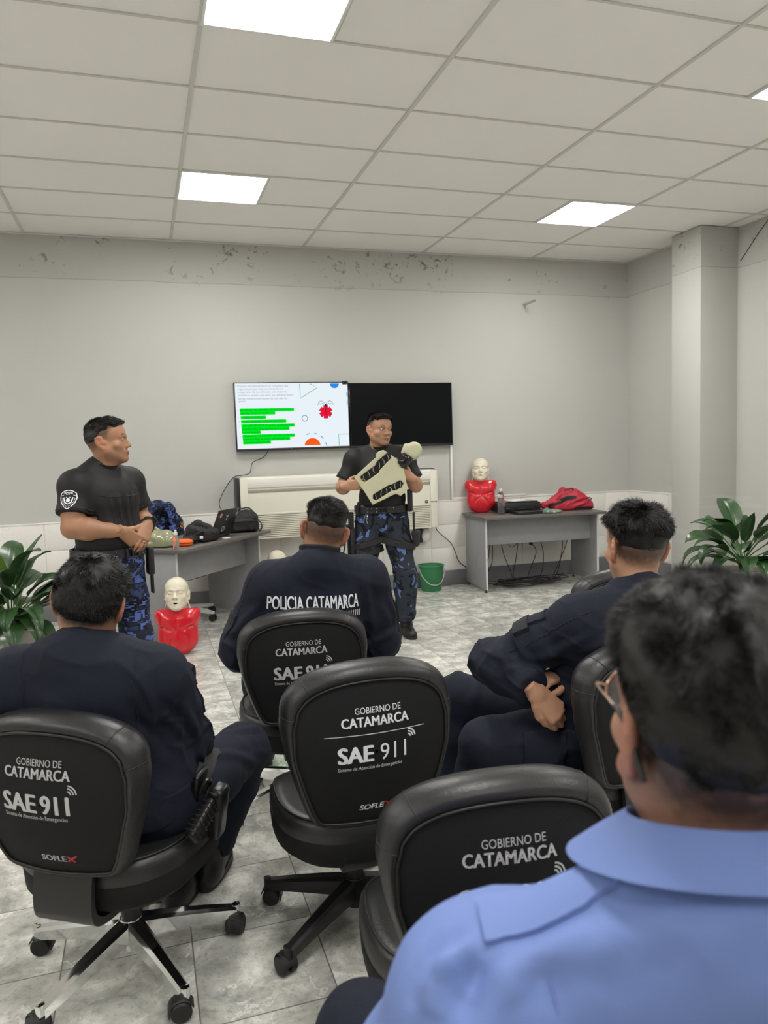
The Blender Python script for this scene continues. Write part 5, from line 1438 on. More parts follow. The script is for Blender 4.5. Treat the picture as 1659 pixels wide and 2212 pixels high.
# ------------------------------------------------------------------ the people
def W2(root, az, J):
    """joints given in a person's own frame (right, forward, up) -> world"""
    a = R_(az); rt = np.array([math.cos(a), -math.sin(a), 0]); fw = np.array([math.sin(a), math.cos(a), 0])
    return {k: np.array(root)+rt*p[0]+fw*p[1]+np.array([0, 0, p[2]]) for k, p in J.items()}
def Wd(az, v):
    a = R_(az); return np.array([math.cos(a), -math.sin(a), 0])*v[0]+np.array([math.sin(a), math.cos(a), 0])*v[1]+np.array([0, 0, v[2]])
def fld(J, names, pad, h):
    pts = np.array([J[k] for k in names]); return Field(pts.min(0)-pad, pts.max(0)+pad, h)
def boots(p, J):
    for q in 'LR':
        A, T = vec(*J['an'+q]), vec(*J['toe'+q]); d = T-A; d[2] = 0; d = unit(d); f = Field(np.minimum(A, T)-.11, np.maximum(A, T)+.16, .005)
        G = vec(0, 0, 1); sole = T[2]-.03
        heel = vec(A[0], A[1], sole+.035)-d*.03
        f.cone(heel, vec(T[0], T[1], sole+.032), .038, .036, k=.02); f.cone(vec(A[0], A[1], sole+.06), vec(T[0], T[1], sole+.04)-d*.06, .042, .034, k=.03)
        f.cone(vec(A[0], A[1], sole+.05), A+(vec(*J['kn'+q])-A)*.45, .046, .054, k=.03)
        f.cut(vec(0, 0, sole), (0, 0, -1), .004)
        b = p.cloth('boot', f, MATS['boot_leather'], .0015, 30, 3)
        m_ = MB(); c = (heel+vec(T[0], T[1], sole))/2; c[2] = sole+.011
        s_ = []; L = np.linalg.norm(T-A)+.035
        n_ = np.array([-d[1], d[0], 0])
        for i in range(28):
            a = 2*PI*i/28; x = math.cos(a); y = math.sin(a); w = .044*(1+.12*x)
            s_.append(vec(A[0], A[1], 0)+d*(L/2-.035+ (L/2+.028)*math.copysign(abs(x)**.75, x))+n_*w*math.copysign(abs(y)**.75, y))
        m_.grid([[v+vec(0, 0, z) for v in s_] for z in (sole, sole+.022)], closed_u=True); m_.F += [tuple(range(28)), tuple(range(55, 27, -1))]
        p.mb('sole', m_, MATS['rubber'], b)
def trousers(p, J, m, h=.0075, off=.012, amp=.006, fr=(13, 13, 22), low=True, seed=2, waist=.10, loose=0.0, extra=(), folds=()):
    f = fld(J, ['P', 'W', 'hipL', 'hipR', 'knL', 'knR', 'anL', 'anR'], .2, h)
    P, Wp = vec(*J['P']), vec(*J['W']); up = unit(Wp-P)
    rt = unit(vec(*J['hipR'])-vec(*J['hipL'])); D = np.stack([rt, np.cross(up, rt), up], 1)
    f.ell(P, (.172*p.wide, .125*p.girth, .14), D, k=.05, off=off*.7); f.ell(P+up*.08, (.165*p.wide, .12*p.girth, .10), D, k=.05, off=off*.7)
    for q in 'LR': leg_ops(f, J, q, off=off+loose, r=(.088, .08, .066, .066, .058))
    for e in extra: e(f)
    f.cut(P+up*waist, up, .0)
    for q in 'LR':
        A = vec(*J['an'+q]); K_ = vec(*J['kn'+q]); f.cut_local(A+unit(K_-A)*.035, A-K_, .14)
    hot = [(J['knL'], .10, 1.3), (J['knR'], .10, 1.3), (J['hipL'], .12, .8), (J['hipR'], .12, .8), (J['anL'], .12, 1.4), (J['anR'], .12, 1.4)]
    return p.cloth('trousers', f, m, amp, fr, seed, folds=folds, hot=hot)
def top(p, J, m, off, sleeve, hem, name='shirt', h=.006, amp=.004, fr=20, seed=1, folds=(), tk=.05, sl_extra=0.0, extra=(), armpit=.03, hem_up=None, cuff=True, belly=None):
    f = fld(J, ['P', 'W', 'C', 'N', 'shL', 'shR', 'elL', 'elR', 'wrL', 'wrR'], .18, h)
    torso_ops(f, J, off=off, k=tk, girth=p.girth, belly=p.belly, wide=p.wide)
    r = p.arm_r
    for q in 'LR':
        g = (r[0]*1.02, r[1]*1.05, r[2], r[3], r[4])
        if sleeve >= 1: arm_ops(f, J, q, off=off+sl_extra, k=armpit, r=(r[0], r[1]*1.08, r[2]*1.10, r[3]*1.08, r[4]*1.2))
        else:
            S, E = vec(*J['sh'+q]), vec(*J['el'+q]); c = S+(E-S)*sleeve
            f.chain([S, c, c+(E-S)*.15], [r[0]*1.08, r[1]*1.12, r[1]*1.12], k=armpit, off=off)
            f.cut_local(c, E-S, .115)
    for e in extra: e(f)
    P, Wp = vec(*J['P']), vec(*J['W']); up = unit(Wp-P)
    if hem is not None:
        X, Y, Z = f.grid(); hp_ = P+up*hem
        d = -((X-hp_[0])*up[0]+(Y-hp_[1])*up[1]+(Z-hp_[2])*up[2])
        rr = np.sqrt((X-hp_[0])**2+(Y-hp_[1])**2)
        arm = np.zeros_like(d)
        near = rr < .235
        # sleeves may reach below the hem: only cut the trunk
        cutm = np.ones_like(d+rr, dtype=bool)
        for q in 'LR':
            E, Wr = vec(*J['el'+q]), vec(*J['wr'+q])
            for a_, b_ in ((vec(*J['sh'+q]), E), (E, Wr)):
                ba = b_-a_; L = ba@ba; x = X-a_[0]; y = Y-a_[1]; z = Z-a_[2]; t = np.clip((x*ba[0]+y*ba[1]+z*ba[2])/L, 0, 1)
                cutm &= np.sqrt((x-ba[0]*t)**2+(y-ba[1]*t)**2+(z-ba[2]*t)**2) > .085
        f.D = np.where(cutm, np.maximum(f.D, d), f.D).astype(np.float32)
    if sleeve >= 1 and cuff:
        for q in 'LR':
            Wr, E = vec(*J['wr'+q]), vec(*J['el'+q]); f.cut_local(Wr-unit(Wr-E)*.012, Wr-E, .075)
    hot = [(J['el'+q], .10, 1.5) for q in 'LR']+[(J['sh'+q]*.75+J['W']*.25, .11, .9) for q in 'LR']+[(J['wr'+q], .08, 1.0) for q in 'LR'] if sleeve >= 1 else [(J['sh'+q]*.7+J['el'+q]*.3, .10, .8) for q in 'LR']+[(J['W'], .15, .7)]
    return p.cloth(name, f, m, amp, fr, seed, folds, hot=hot)
def seam(p, a, b, target, r=.0013, bow=(0, 0, 0), n=20, m='navy_dark', parent=None, name='seam'):
    """a stitched seam laid on the cloth from a to b (world), found by casting towards the cloth"""
    bv = bvh_of(target); pts = []
    for i in range(n+1):
        t = i/n; q = np.array(a)*(1-t)+np.array(b)*t+np.array(bow)*4*t*(1-t)-p.root
        h = bv.find_nearest(Vector(q))
        if h[0] is not None: pts.append(h[0]+h[1]*.0006)
    return MB().tube(pts, r, 5).build(name, MATS[m], parent or target, smooth=True)
NAT = dict(thumb=((-.03, -.02, -.004), (-.050, .006, -.016), (-.054, .034, -.026), (-.048, .056, -.034)))

# --- standing man at the left: black T-shirt, digital camouflage trousers, hands clasped in front
az = 138; root = (-.195, 4.205, 0)
J = W2(root, az, dict(P=(0, 0, .885), W=(0, .01, 1.02), C=(0, .0, 1.20), N=(0, -.02, 1.36), shL=(-.170, -.01, 1.292), shR=(.170, -.01, 1.292), elL=(-.222, .0, 1.085), elR=(.235, .03, 1.09), wrL=(-.120, .172, 1.075), wrR=(.065, .190, 1.06), hipL=(-.095, 0, .86), hipR=(.095, 0, .86), knL=(-.125, .03, .47), knR=(.125, .03, .47), anL=(-.14, 0, .09), anR=(.14, 0, .09), toeL=(-.17, .15, .03), toeR=(.17, .15, .03)))
styleA = dict(side=.004, top=.017, z0=.06, z1=.12, fade=.055, soft=.02, fade_to=-.06, front=.003, n=9000, ls=.004, lt=.016, combw=1.0, lift=.5, stub=.75, beard=.35, w=.0007, clumpw=.5)
SL = Person(J, az, 'standing person in a black T-shirt at the left, hands clasped in front, looking right', dict(c=J['N']+Wd(az, (-.03, .03, .150)), rot=(98, 3, 0), fat=.009, jaw=1.15, eyes=True, h=.0022), (.36, .178, .098), styleA,
    {'L': (Wd(az, (.62, .30, -.62)), Wd(az, (-.1, -.93, -.35)), dict(curl=(22, 38, 22), thumb=((-.03, -.02, -.004), (-.052, .006, -.006), (-.062, .034, -.008), (-.066, .058, -.012)))), 'R': (Wd(az, (-.72, .0, -.55)), Wd(az, (-.2, -.95, .1)), dict(curl=(25, 40, 25), **NAT))},
    root, girth=1.20, belly=.004, wide=.97, arm_r=(.066, .060, .053, .050, .031), voxel=.003)
tsh = top(SL, J, MATS['black_tshirt'], .009, .68, .085, 'tshirt', amp=.0022, fr=(14, 14, 9), seed=3, folds=[(J['C']+Wd(az, (x, .15, .04)), J['W']+Wd(az, (x*.6, .19, .0)), .010, s_) for x, s_ in ((-.12, .008), (-.095, -.006), (-.07, .008), (-.045, -.005), (-.02, .007), (.01, -.005), (.04, .007), (.09, .005))]+[(J['W']+Wd(az, (-.16, .05, -.05)), J['W']+Wd(az, (.16, .05, -.05)), .03, .004)])
tr_ = trousers(SL, J, MATS['camo_digital'], off=.012, amp=.006)
boots(SL, J)
fr = np.stack([Wd(az, (1, 0, 0)), Wd(az, (0, 1, 0)), Wd(az, (0, 0, 1))], 1)
tv_ = np.array([v.co for v in tr_.data.vertices])+SL.root; sv_ = np.array([v.co for v in tsh.data.vertices])+SL.root
pb = J['P']+vec(0, 0, .078); band, at = body_band(np.concatenate([tv_]), pb-vec(0, 0, .02), fr, .05, .006, .26, pad=.006)
blt = SL.mb('belt', band, MATS['web_black'])
def onband(a, r=0, z=0): return pb-vec(0, 0, .02)+fr@np.array([(at(a)+r)*math.cos(a), (at(a)+r)*math.sin(a), z])
def radial_box(mb, a, r, z, d, bev=.003):
    R3 = Matrix(fr.tolist()) @ Matrix.Rotation(a, 3, 'Z'); return mb.box(onband(a, r, z), d, bev, rot=R3)
m_ = MB(); a0 = R_(90)
for dz in (-.023, .023): radial_box(m_, a0, .006, dz, (.012, .062, .010))
for da in (-.2, .2): radial_box(m_, a0+da, .006, 0, (.012, .012, .05))
radial_box(m_, a0-.03, .008, 0, (.012, .010, .04)); SL.mb('buckle', m_, MATS['dark_metal'], blt)
m_ = MB()
for a in (40, 62, 118, 20, 0, -20):
    for dz in (-.012, .012): radial_box(m_, R_(a), .001, dz, (.004, .005, .005), .002)
SL.mb('eyelet', m_, MATS['chrome'], blt)
m_ = MB(); radial_box(m_, R_(152), .018, -.075, (.035, .07, .15), .012); pz = SL.mb('holster', m_, MATS['web_black'])
m_ = MB(); radial_box(m_, R_(150), .022, -.19, (.012, .045, .12), .004); SL.mb('strap', m_, MATS['web_black'], pz)
SL.mb('collar', strap_ring(J['N']+SL.up*.046+Wd(az, (0, .012, 0)), head_rot(az, -20), .068, .068, .020, .004), MATS['black_tshirt'], tsh)
seam(SL, J['C']+Wd(az, (.15, .16, .055)), J['C']+Wd(az, (-.15, .16, .055)), tsh, .0015, bow=Wd(az, (0, 0, -.02)), m='black_plastic')
for q in 'LR':
    E, S = vec(*J['el'+q]), vec(*J['sh'+q]); c = S+(E-S)*.60; D3 = frame(E-S, (0, 0, 1)); D3 = np.stack([D3[:, 2], D3[:, 0], D3[:, 1]], 1)
    bnd, _ = body_band(sv_[np.linalg.norm(sv_-c, axis=1) < .11], c, D3, .004, .0008, .12, pad=.0005); SL.mb('sleeve_hem', bnd, MATS['black_plastic'], tsh)
def shield(k=1.0): return [(x*k, y*k) for x, y in [(-.036, .034), (-.02, .043), (0, .046), (.02, .043), (.036, .034), (.040, .012), (.033, -.014), (.017, -.037), (0, -.050), (-.017, -.037), (-.033, -.014), (-.040, .012)]]
Sm = (J['shR']*.58+J['elR']*.42); on = unit(Wd(az, (.72, .28, .06))*0+vec(.0, -1, .1)+Wd(az, (.5, 0, 0))); vv = unit(J['shR']-J['elR']); uu = unit(np.cross(vv, on))
em = merge2d([(*stroke2d(shield(), .0045, True), 0, 0), (*stroke2d([(-.034, .022), (0, .027), (.034, .022)], .0025), 0, 0), (*text_mesh('DIMAR', .046, .010, .02, sub=0), 0, .0335), (*stroke2d(shield(.80)[5:]+[shield(.8)[5]], .002), 0, 0), (*disk2d(0, -.004, .010, 0, 360, 12), 0, 0), (*stroke2d([(-.022, .012), (-.016, -.014), (0, -.024), (.016, -.014), (.022, .012)], .006), 0, 0), (*stroke2d([(-.010, .012), (0, .004), (.010, .012)], .005), 0, 0)])
SL.decal('sleeve_badge', em, Sm, uu, vv, tsh, MATS['white_print'])
c = J['C']+Wd(az, (-.10, .10, .075)); SL.decal('name_tape', quadgrid(-.028, .028, lambda x: -.012, lambda x: .012, 8, 3), c, Wd(az, (-1, 0, 0)), (0, 0, 1), tsh, MATS['web_black'], lift=.002)
# watch and ring on the left hand
E, Wr = vec(*J['elL']), vec(*J['wrL']); ax_ = unit(Wr-E); c = Wr-ax_*.004; D3 = frame(ax_, Wd(az, (0, 1, .3))); D3 = np.stack([D3[:, 2], D3[:, 0], D3[:, 1]], 1)
bv_ = np.array([v.co for v in SL.body.data.vertices])+SL.root; bnd, w_at = body_band(bv_[np.linalg.norm(bv_-c, axis=1) < .06], c, D3, .024, .004, .05); wt = SL.mb('wristwatch', bnd, MATS['rubber'])
SL.mb('dial', MB().box(c+D3[:, 0]*(w_at(0)+.003), (.012, .036, .036), .006, rot=Matrix(D3.tolist())), MATS['black_gloss'], wt)
HRm, hc = SL.hand_frames['L']; c = hc+HRm@np.array([-.0105*1, .064, -.004]); SL.mb('ring', strap_ring(c, np.stack([HRm[:, 0], HRm[:, 2], HRm[:, 1]], 1), .0098, .0098, .005, .0012, 20), MATS['ring_gold'])

# --- standing man with the shell: black T-shirt, blotched camouflage, thigh holsters
az = 196; root = (1.70, 5.43, 0)
J = W2(root, az, dict(P=(0, 0, .92), W=(-.01, .01, 1.06), C=(-.01, .0, 1.24), N=(-.005, -.01, 1.405), shL=(-.19, .0, 1.345), shR=(.185, .0, 1.345), elL=(-.265, .05, 1.140), elR=(.285, .03, 1.145), wrL=(-.225, .225, 1.21), wrR=(.262, .228, 1.165), hipL=(-.095, 0, .89), hipR=(.095, 0, .89), knL=(-.165, .05, .49), knR=(.14, .03, .49), anL=(-.165, -.01, .09), anR=(.165, -.02, .09), toeL=(-.20, .14, .03), toeR=(.20, .12, .03)))
styleB = dict(side=.003, top=.018, z0=.06, z1=.12, fade=.06, soft=.018, fade_to=-.05, front=.005, n=9000, ls=.004, lt=.018, combw=1.2, lift=.55, stub=.7, beard=.22, w=.0008, clumpw=.5)
SR = Person(J, az, 'standing person in a black T-shirt holding the cream shell in front of the televisions', dict(c=J['N']+Wd(az, (-.004, .035, .155)), rot=(165, -2, -3), fat=.006, jaw=1.08, eyes=True, mouth=.002, h=.0022, look=-6), (.40, .205, .118), styleB,
    {'R': (Wd(az, (-.93, .12, .10)), Wd(az, (0, -1, 0)), dict(curl=(20, 35, 25), thumb=((-.03, -.02, -.004), (-.05, .0, -.014), (-.058, .028, -.026), (-.052, .05, -.036)))), 'L': (Wd(az, (.85, .10, .42)), Wd(az, (0, -1, 0)), dict(curl=(20, 35, 25), thumb=((-.03, -.02, -.004), (-.05, .0, -.014), (-.058, .028, -.026), (-.052, .05, -.036))))},
    root, girth=1.06, belly=.012, wide=1.02, arm_r=(.062, .055, .049, .047, .030), voxel=.003)
tsh = top(SR, J, MATS['black_tshirt'], .009, .74, .085, 'tshirt', amp=.003, fr=(13, 13, 11), seed=8)
SR.mb('collar', strap_ring(J['N']+SR.up*.046+Wd(az, (0, .010, 0)), head_rot(az, -18), .066, .066, .020, .004), MATS['black_tshirt'], tsh)
seam(SR, J['C']+Wd(az, (.15, .16, .05)), J['C']+Wd(az, (-.15, .16, .05)), tsh, .0014, bow=Wd(az, (0, 0, -.012)), m='black_plastic')
em = merge2d([(*stroke2d(arc2d(0, 0, .020, 0, 360, 24), .003), 0, 0), (*stroke2d([(-.012, -.012), (.012, .012)], .003), 0, 0), (*stroke2d([(-.012, .012), (.012, -.012)], .003), 0, 0), (*disk2d(0, 0, .006, 0, 360, 12), 0, 0), (*stroke2d([(-.02, .027), (0, .031), (.02, .027)], .004), 0, 0), (*stroke2d([(-.026, -.028), (-.01, -.023), (.01, -.023), (.026, -.028)], .005), 0, 0)])
SR.decal('chest_badge', em, J['C']+Wd(az, (-.105, .12, .085)), Wd(az, (-1, 0, 0)), (0, 0, 1), tsh, MATS['white_print'], lift=.002)
tr_ = trousers(SR, J, MATS['camo_blotch'], off=.016, amp=.008, fr=(12, 12, 18), seed=6, loose=.002)
boots(SR, J)
fr = np.stack([Wd(az, (1, 0, 0)), Wd(az, (0, 1, 0)), Wd(az, (0, 0, 1))], 1); tv_ = np.array([v.co for v in tr_.data.vertices])+SR.root
pb = J['P']+vec(0, 0, .078); band, at = body_band(tv_, pb-vec(0, 0, .02), fr, .052, .006, .26, pad=.006); blt = SR.mb('belt', band, MATS['web_black'])
m_ = MB(); a0 = R_(92)
for dz in (-.02, .02): radial_box(m_, a0, .006, dz, (.012, .052, .008))
for da in (-.17, .17): radial_box(m_, a0+da, .006, 0, (.012, .009, .045))
radial_box(m_, a0, .006, 0, (.010, .008, .04)); SR.mb('buckle', m_, MATS['dark_metal'], blt)
m_ = MB()
for a in (55, 66, 78, 108, 120, 132):
    for dz in (-.013, .013): radial_box(m_, R_(a), .001, dz, (.004, .005, .005), .002)
SR.mb('eyelet', m_, MATS['chrome'], blt)
m_ = MB(); radial_box(m_, R_(30), .012, -.0, (.02, .03, .075), .005); radial_box(m_, R_(28), .012, .0, (.022, .034, .02), .004); SR.mb('belt_loop', m_, MATS['web_black'], blt)
m_ = MB(); radial_box(m_, R_(160), .02, .06, (.03, .07, .17), .012); SR.mb('radio_pouch', m_, MATS['web_black'])
clip = MB().tube(smooth_path([onband(R_(55), .006, -.03), onband(R_(56), .012, -.05), onband(R_(54), .010, -.075), onband(R_(57), .012, -.10)], 5), .003, 6); SR.mb('key_clip', clip, MATS['chrome'], blt)
for q, sgn in (('R', 1), ('L', -1)):
    H, K_ = J['hip'+q], J['kn'+q]; axv = unit(K_-H); D3 = np.stack([Wd(az, (1, 0, 0)), unit(np.cross(axv*-1, Wd(az, (1, 0, 0)))), -axv], 1)
    leg = tv_[(np.abs((tv_-H)@fr[:, 0]) < .16)] if False else tv_[((tv_-J['P'])@fr[:, 0])*sgn > -.005]
    root_h = None
    for t_, hh in ((.42, .045), (.60, .045)) if q == 'R' else ((.44, .05),):
        c = H+(K_-H)*t_; tilt = head_rot(az, 0, sgn*14)
        band, a_t = body_band(leg, c, tilt, hh, .006, .16, pad=.005); s_ = SR.mb('leg_strap', band, MATS['web_black'])
        m_ = MB(); m_.box(c+tilt@np.array([(a_t(R_(78))+.003)*math.cos(R_(78))*1, (a_t(R_(78))+.003)*math.sin(R_(78)), 0]), (.045, .012, .036), .003, rot=Matrix(tilt.tolist())); SR.mb('buckle', m_, MATS['black_plastic'], s_)
    c = H+(K_-H)*(.42 if q == 'R' else .36); ang = R_(25) if q == 'R' else R_(168); rr_ = a_t(ang)
    R3 = Matrix(fr.tolist()) @ Matrix.Rotation(ang, 3, 'Z')
    b_ = c+fr@np.array([(rr_+.004)*math.cos(ang), (rr_+.004)*math.sin(ang), 0])
    if q == 'R':
        m_ = MB().box(b_+vec(0, 0, -.01), (.045, .075, .26), .014, rot=R3).box(b_+vec(0, 0, .17), (.03, .055, .14), .010, rot=R3); ho = SR.mb('thigh_holster', m_, MATS['web_black'])
        m_ = MB().box(b_+fr@np.array([.022, .01, .10]), (.03, .045, .10), .008, rot=R3).box(b_+fr@np.array([.024, .02, -.02]), (.012, .03, .16), .006, rot=R3); SR.mb('pistol', m_, MATS['gun_black'], ho)
        m_ = MB()
        for dz in (-.05, .0): m_.box(b_+fr@np.array([-.065, .055, dz-.06]), (.055, .022, .04), .006, rot=R3)
        SR.mb('magazine_pouch', m_, MATS['web_black'], ho)
    else:
        m_ = MB().box(b_+vec(0, 0, .0), (.05, .085, .12), .014, rot=R3).box(b_+vec(0, 0, .12)+fr@np.array([.012, 0, 0]), (.012, .05, .16), .005, rot=R3); ho = SR.mb('thigh_pouch', m_, MATS['web_black'])
        SR.mb('pouch_flap', MB().box(b_+vec(0, 0, .035), (.058, .090, .045), .010, rot=R3), MATS['web_black'], ho)
# the shell he holds
bdy = (np.array([-.020, .262, 1.225])); o3 = np.array(root)+Wd(az, (bdy[0], bdy[1], bdy[2]))
ex = unit(Wd(az, (-math.cos(R_(38)), 0, math.sin(R_(38))))); nz = unit(Wd(az, (0, 1, .08))); nz = unit(nz-ex*nz.dot(ex)); ey = np.cross(nz, ex)
sh = thing('manikin_shell', 'cream open-backed manikin shell held up by the standing man in the middle', 'training shell', Vector(o3)); sh.rotation_euler = Matrix(np.stack([ex, ey, nz], 1).tolist()).to_euler()
k_ = .00333
outl = [(-50, 40), (-52, 5), (-57, -31), (-30, -38), (-6, -44), (-2, -47), (2, -55), (12, -56), (23, -53), (34, -34), (45, -14), (48, -2), (47, 9), (42, 28), (37, 45), (28, 49), (20, 49), (14, 43), (-18, 42)]
outl = [(x*k_, y*k_) for x, y in outl]
f = Field((-.22, -.22, -.05), (.2, .2, .03), .0038)
X, Y, Z = f.grid()
def poly_sd(pts, X, Y):
    n = len(pts); d = np.full(np.broadcast(X, Y).shape, 1e9); s_ = np.ones_like(d)
    for i in range(n):
        a = pts[i]; b_ = pts[i-1]; e = (b_[0]-a[0], b_[1]-a[1]); wx = X-a[0]; wy = Y-a[1]
        t = np.clip((wx*e[0]+wy*e[1])/(e[0]**2+e[1]**2), 0, 1); d = np.minimum(d, (wx-e[0]*t)**2+(wy-e[1]*t)**2)
        c1 = Y >= a[1]; c2 = Y < b_[1]; c3 = e[0]*wy > e[1]*wx
        fl_ = (c1 & c2 & c3) | (~c1 & ~c2 & ~c3); s_ = np.where(fl_, -s_, s_)
    return s_*np.sqrt(d)
sl1 = [(-41, 27), (-39, 18), (-2, 15), (2, 18), (38, 22), (41, 28), (38, 34), (10, 34), (4, 30), (-37, 32)]
sl2 = [(-47, -22), (-44, -28), (-4, -33), (0, -37), (17, -42), (23, -38), (22, -29), (2, -25), (-3, -22), (-42, -16)]
po = poly_sd(outl, X, Y); f.D = np.maximum(po+.004, np.abs(Z+.012)-.013).astype(np.float32)-.004
ps = np.minimum(poly_sd([(x*k_, y*k_) for x, y in sl1], X, Y), poly_sd([(x*k_, y*k_) for x, y in sl2], X, Y))-.004
f.D = np.maximum(f.D, np.maximum(-ps, -(Z+.022))*1.0).astype(np.float32)
V, F = f.mesh(); V = relax(V, F, 1); shl = mesh_obj('back_plate', V, F, MATS['board_cream'], sh)
for nm, s_ in (('slot', sl1), ('slot', sl2)):
    MB().prism([(x*k_, y*k_) for x, y in s_], -.0225, -.0205).build(nm, MATS['black_gloss'], shl)
m_ = MB(); rr2 = random.Random(4)
for s_ in (sl1, sl2):
    xs_ = [p_[0] for p_ in s_]; ym = sum(p_[1] for p_ in s_)/len(s_)
    for i in range(6):
        x = min(xs_)+8+(max(xs_)-min(xs_)-14)*i/5; sl_ = (s_ is sl2)*-.2+(s_ is sl1)*.03; y = ym+sl_*(x-(min(xs_)+max(xs_))/2)
        m_.tube(smooth_path([Vector(((x-3)*k_, (y-6)*k_, -.016)), Vector(((x+rr2.uniform(-3, 3))*k_, y*k_, -.010)), Vector(((x+rr2.uniform(0, 6))*k_, (y+6)*k_, -.016))], 4), .0022, 5)
m_.build('rib', MATS['clear_plastic'] if False else MATS['pipe_grey'], shl, smooth=True)
v, ff = text_mesh('BUCRTE', .20, .05, -.014, .2, 1.25, sub=0); mesh_obj('handwriting', [(-(x), -(y)+.004-.15*-(x)*0, .0032) for x, y in v], ff, MATS['board_ink'], shl)
m_ = MB().tube([Vector((43*k_, -3*k_, -.012)), Vector((52*k_, -3*k_, -.012)), Vector((63*k_, -1*k_, -.014)), Vector((70*k_, 1*k_, -.016))], [.036, .042, .046, .044], 20); m_.build('neck', MATS['black_gloss'], sh, smooth=True)
hd_ = Field((.16, -.12, -.12), (.40, .12, .06), .004); hd_.ell((86*k_, 3*k_, -.03), (.066, .060, .05), k=0); hd_.ell((80*k_, 2*k_, -.04), (.055, .055, .05), k=.02); hd_.cut((86*k_, 0, .008), (0, 0, 1), .012); hd_.cone((66*k_, 14*k_, -.02), (80*k_, 20*k_, -.02), .014, .02, k=.01)
V, F = hd_.mesh(); mesh_obj('head', relax(V, F, 2), F, MATS['board_cream'], sh)

# --- seated man at the left, navy fatigues, seen from behind
def J_(**k): return {a: np.array(b, float) for a, b in k.items()}
J = J_(P=(-.075, 2.15, .50), W=(-.085, 2.135, .63), C=(-.13, 2.125, .765), N=(-.165, 2.095, .925), shL=(-.345, 2.155, .855), shR=(-.002, 2.06, .85), elL=(-.39, 2.34, .63), elR=(.085, 2.21, .62), wrL=(-.16, 2.43, .57), wrR=(.015, 2.40, .575),
       hipL=(-.15, 2.185, .475), hipR=(.015, 2.115, .475), knL=(-.04, 2.565, .46), knR=(.265, 2.45, .465), anL=(.035, 2.42, .10), anR=(.135, 2.50, .10), toeL=(.085, 2.53, .035), toeR=(.19, 2.63, .035))
styleL = dict(side=.014, top=.018, z0=.03, z1=.11, fade=.004, soft=.03, fade_to=-.08, n=24000, ls=.011, lt=.017, swirl=.35, combw=.5, lift=.45, stub=.95, clump=85, clumpw=.75, w=.0007, lump=.0012)
setN(J, (-.155, 2.165, 1.048), (9, -12, 11))
LM = Person(J, 28, 'seated person in navy fatigues at the left, a holstered pistol at the right hip', dict(c=(-.155, 2.165, 1.048), rot=(9, -12, 11), fat=.003, flare=32), (.40, .20, .118), styleL,
    {'L': ((.8, .5, -.15), (0, .1, -1), dict(curl=(20, 30, 20), **NAT)), 'R': ((-.75, .6, -.1), (0, .1, -1), dict(curl=(20, 30, 20), **NAT))}, (-.075, 2.15, 0), wide=1.0, girth=1.0)
fl = [(J['shR']+vec(-.03, -.06, .05), J['elR']+vec(-.05, -.06, .02), .012, .006), (J['shR']+vec(.05, -.03, -.05), J['elR']+vec(.0, -.06, .03), .014, .008), (J['elR']+vec(-.05, -.05, .06), J['elR']+vec(.06, -.02, .03), .013, .008), (J['elR']+vec(-.05, -.05, .11), J['elR']+vec(.05, .0, .09), .012, .007), (J['elR']+vec(.0, -.05, .0), J['elR']+vec(-.03, .05, -.05), .013, .007), (J['shR']+vec(-.075, -.08, -.02), J['W']+vec(.10, -.08, .03), .016, -.006)]
jk = top(LM, J, MATS['navy_cloth'], .018, 1, -.03, 'jacket', amp=.0115, fr=(17, 17, 15), seed=5, folds=fl, sl_extra=.003, armpit=.035)
trl = trousers(LM, J, MATS['navy_cloth'], off=.014, amp=.006, fr=16, seed=9, waist=.06, folds=[(J['knR']+vec(-.06, -.06, .06), J['knR']+vec(.06, .0, .05), .014, .007), (J['hipR']+vec(.1, .1, .05), J['knR']+vec(.03, -.05, -.02), .014, .007)])
boots(LM, J)
fr = head_rot(8, -16, 6); cb = J['N']+LM.up*.045
LM.mb('collar', collar_fold(cb+fr@vec(0, .008, -.016), fr, .067, .070, .05, .04, .028), MATS['navy_cloth'], jk)
# epaulette, shoulder seam, sleeve pocket with flap
def tape(p, name, a, b, w, th, target, m, n=14, lift=.003, parent=None):
    bv = bvh_of(target); rows = []
    a = np.array(a); b = np.array(b); d = unit(b-a)
    for i in range(n+1):
        q = a+(b-a)*i/n-p.root; h = bv.find_nearest(Vector(q)); c0, nn = h[0], h[1]; sd = Vector(np.cross(d, np.array(nn))).normalized()
        row = []
        for u in np.linspace(-1, 1, 5):
            h2 = bv.find_nearest(c0+sd*w*.5*u); row.append(h2[0]+h2[1]*(lift+th))
        rows.append([row[0]-nn*(lift+th)]+row+[row[-1]-nn*(lift+th)])
    k = MB().grid(rows); k.F.append(tuple(range(7))); k.F.append(tuple(range(len(k.V)-7, len(k.V))))
    return k.build(name, MATS[m], parent or target)
seam(LM, J['shR']+vec(-.045, -.02, .09), J['shR']+vec(-.045, -.10, -.16), jk)
seam(LM, J['shR']+vec(-.03, .02, .1), J['elR']+vec(.09, -.04, .02), jk, .0018)
seam(LM, J['shL']+vec(.03, -.06, .08), J['shL']+vec(.03, -.12, -.14), jk)
tape(LM, 'sleeve_pocket', J['shR']*.7+J['elR']*.3+vec(.06, .06, .03), J['shR']*.35+J['elR']*.65+vec(.07, .05, .01), .07, .006, jk, 'navy_cloth')
tape(LM, 'pocket_flap', J['shR']*.85+J['elR']*.15+vec(.055, .05, .05), J['shR']*.70+J['elR']*.30+vec(.06, .06, .03), .085, .010, jk, 'navy_dark')
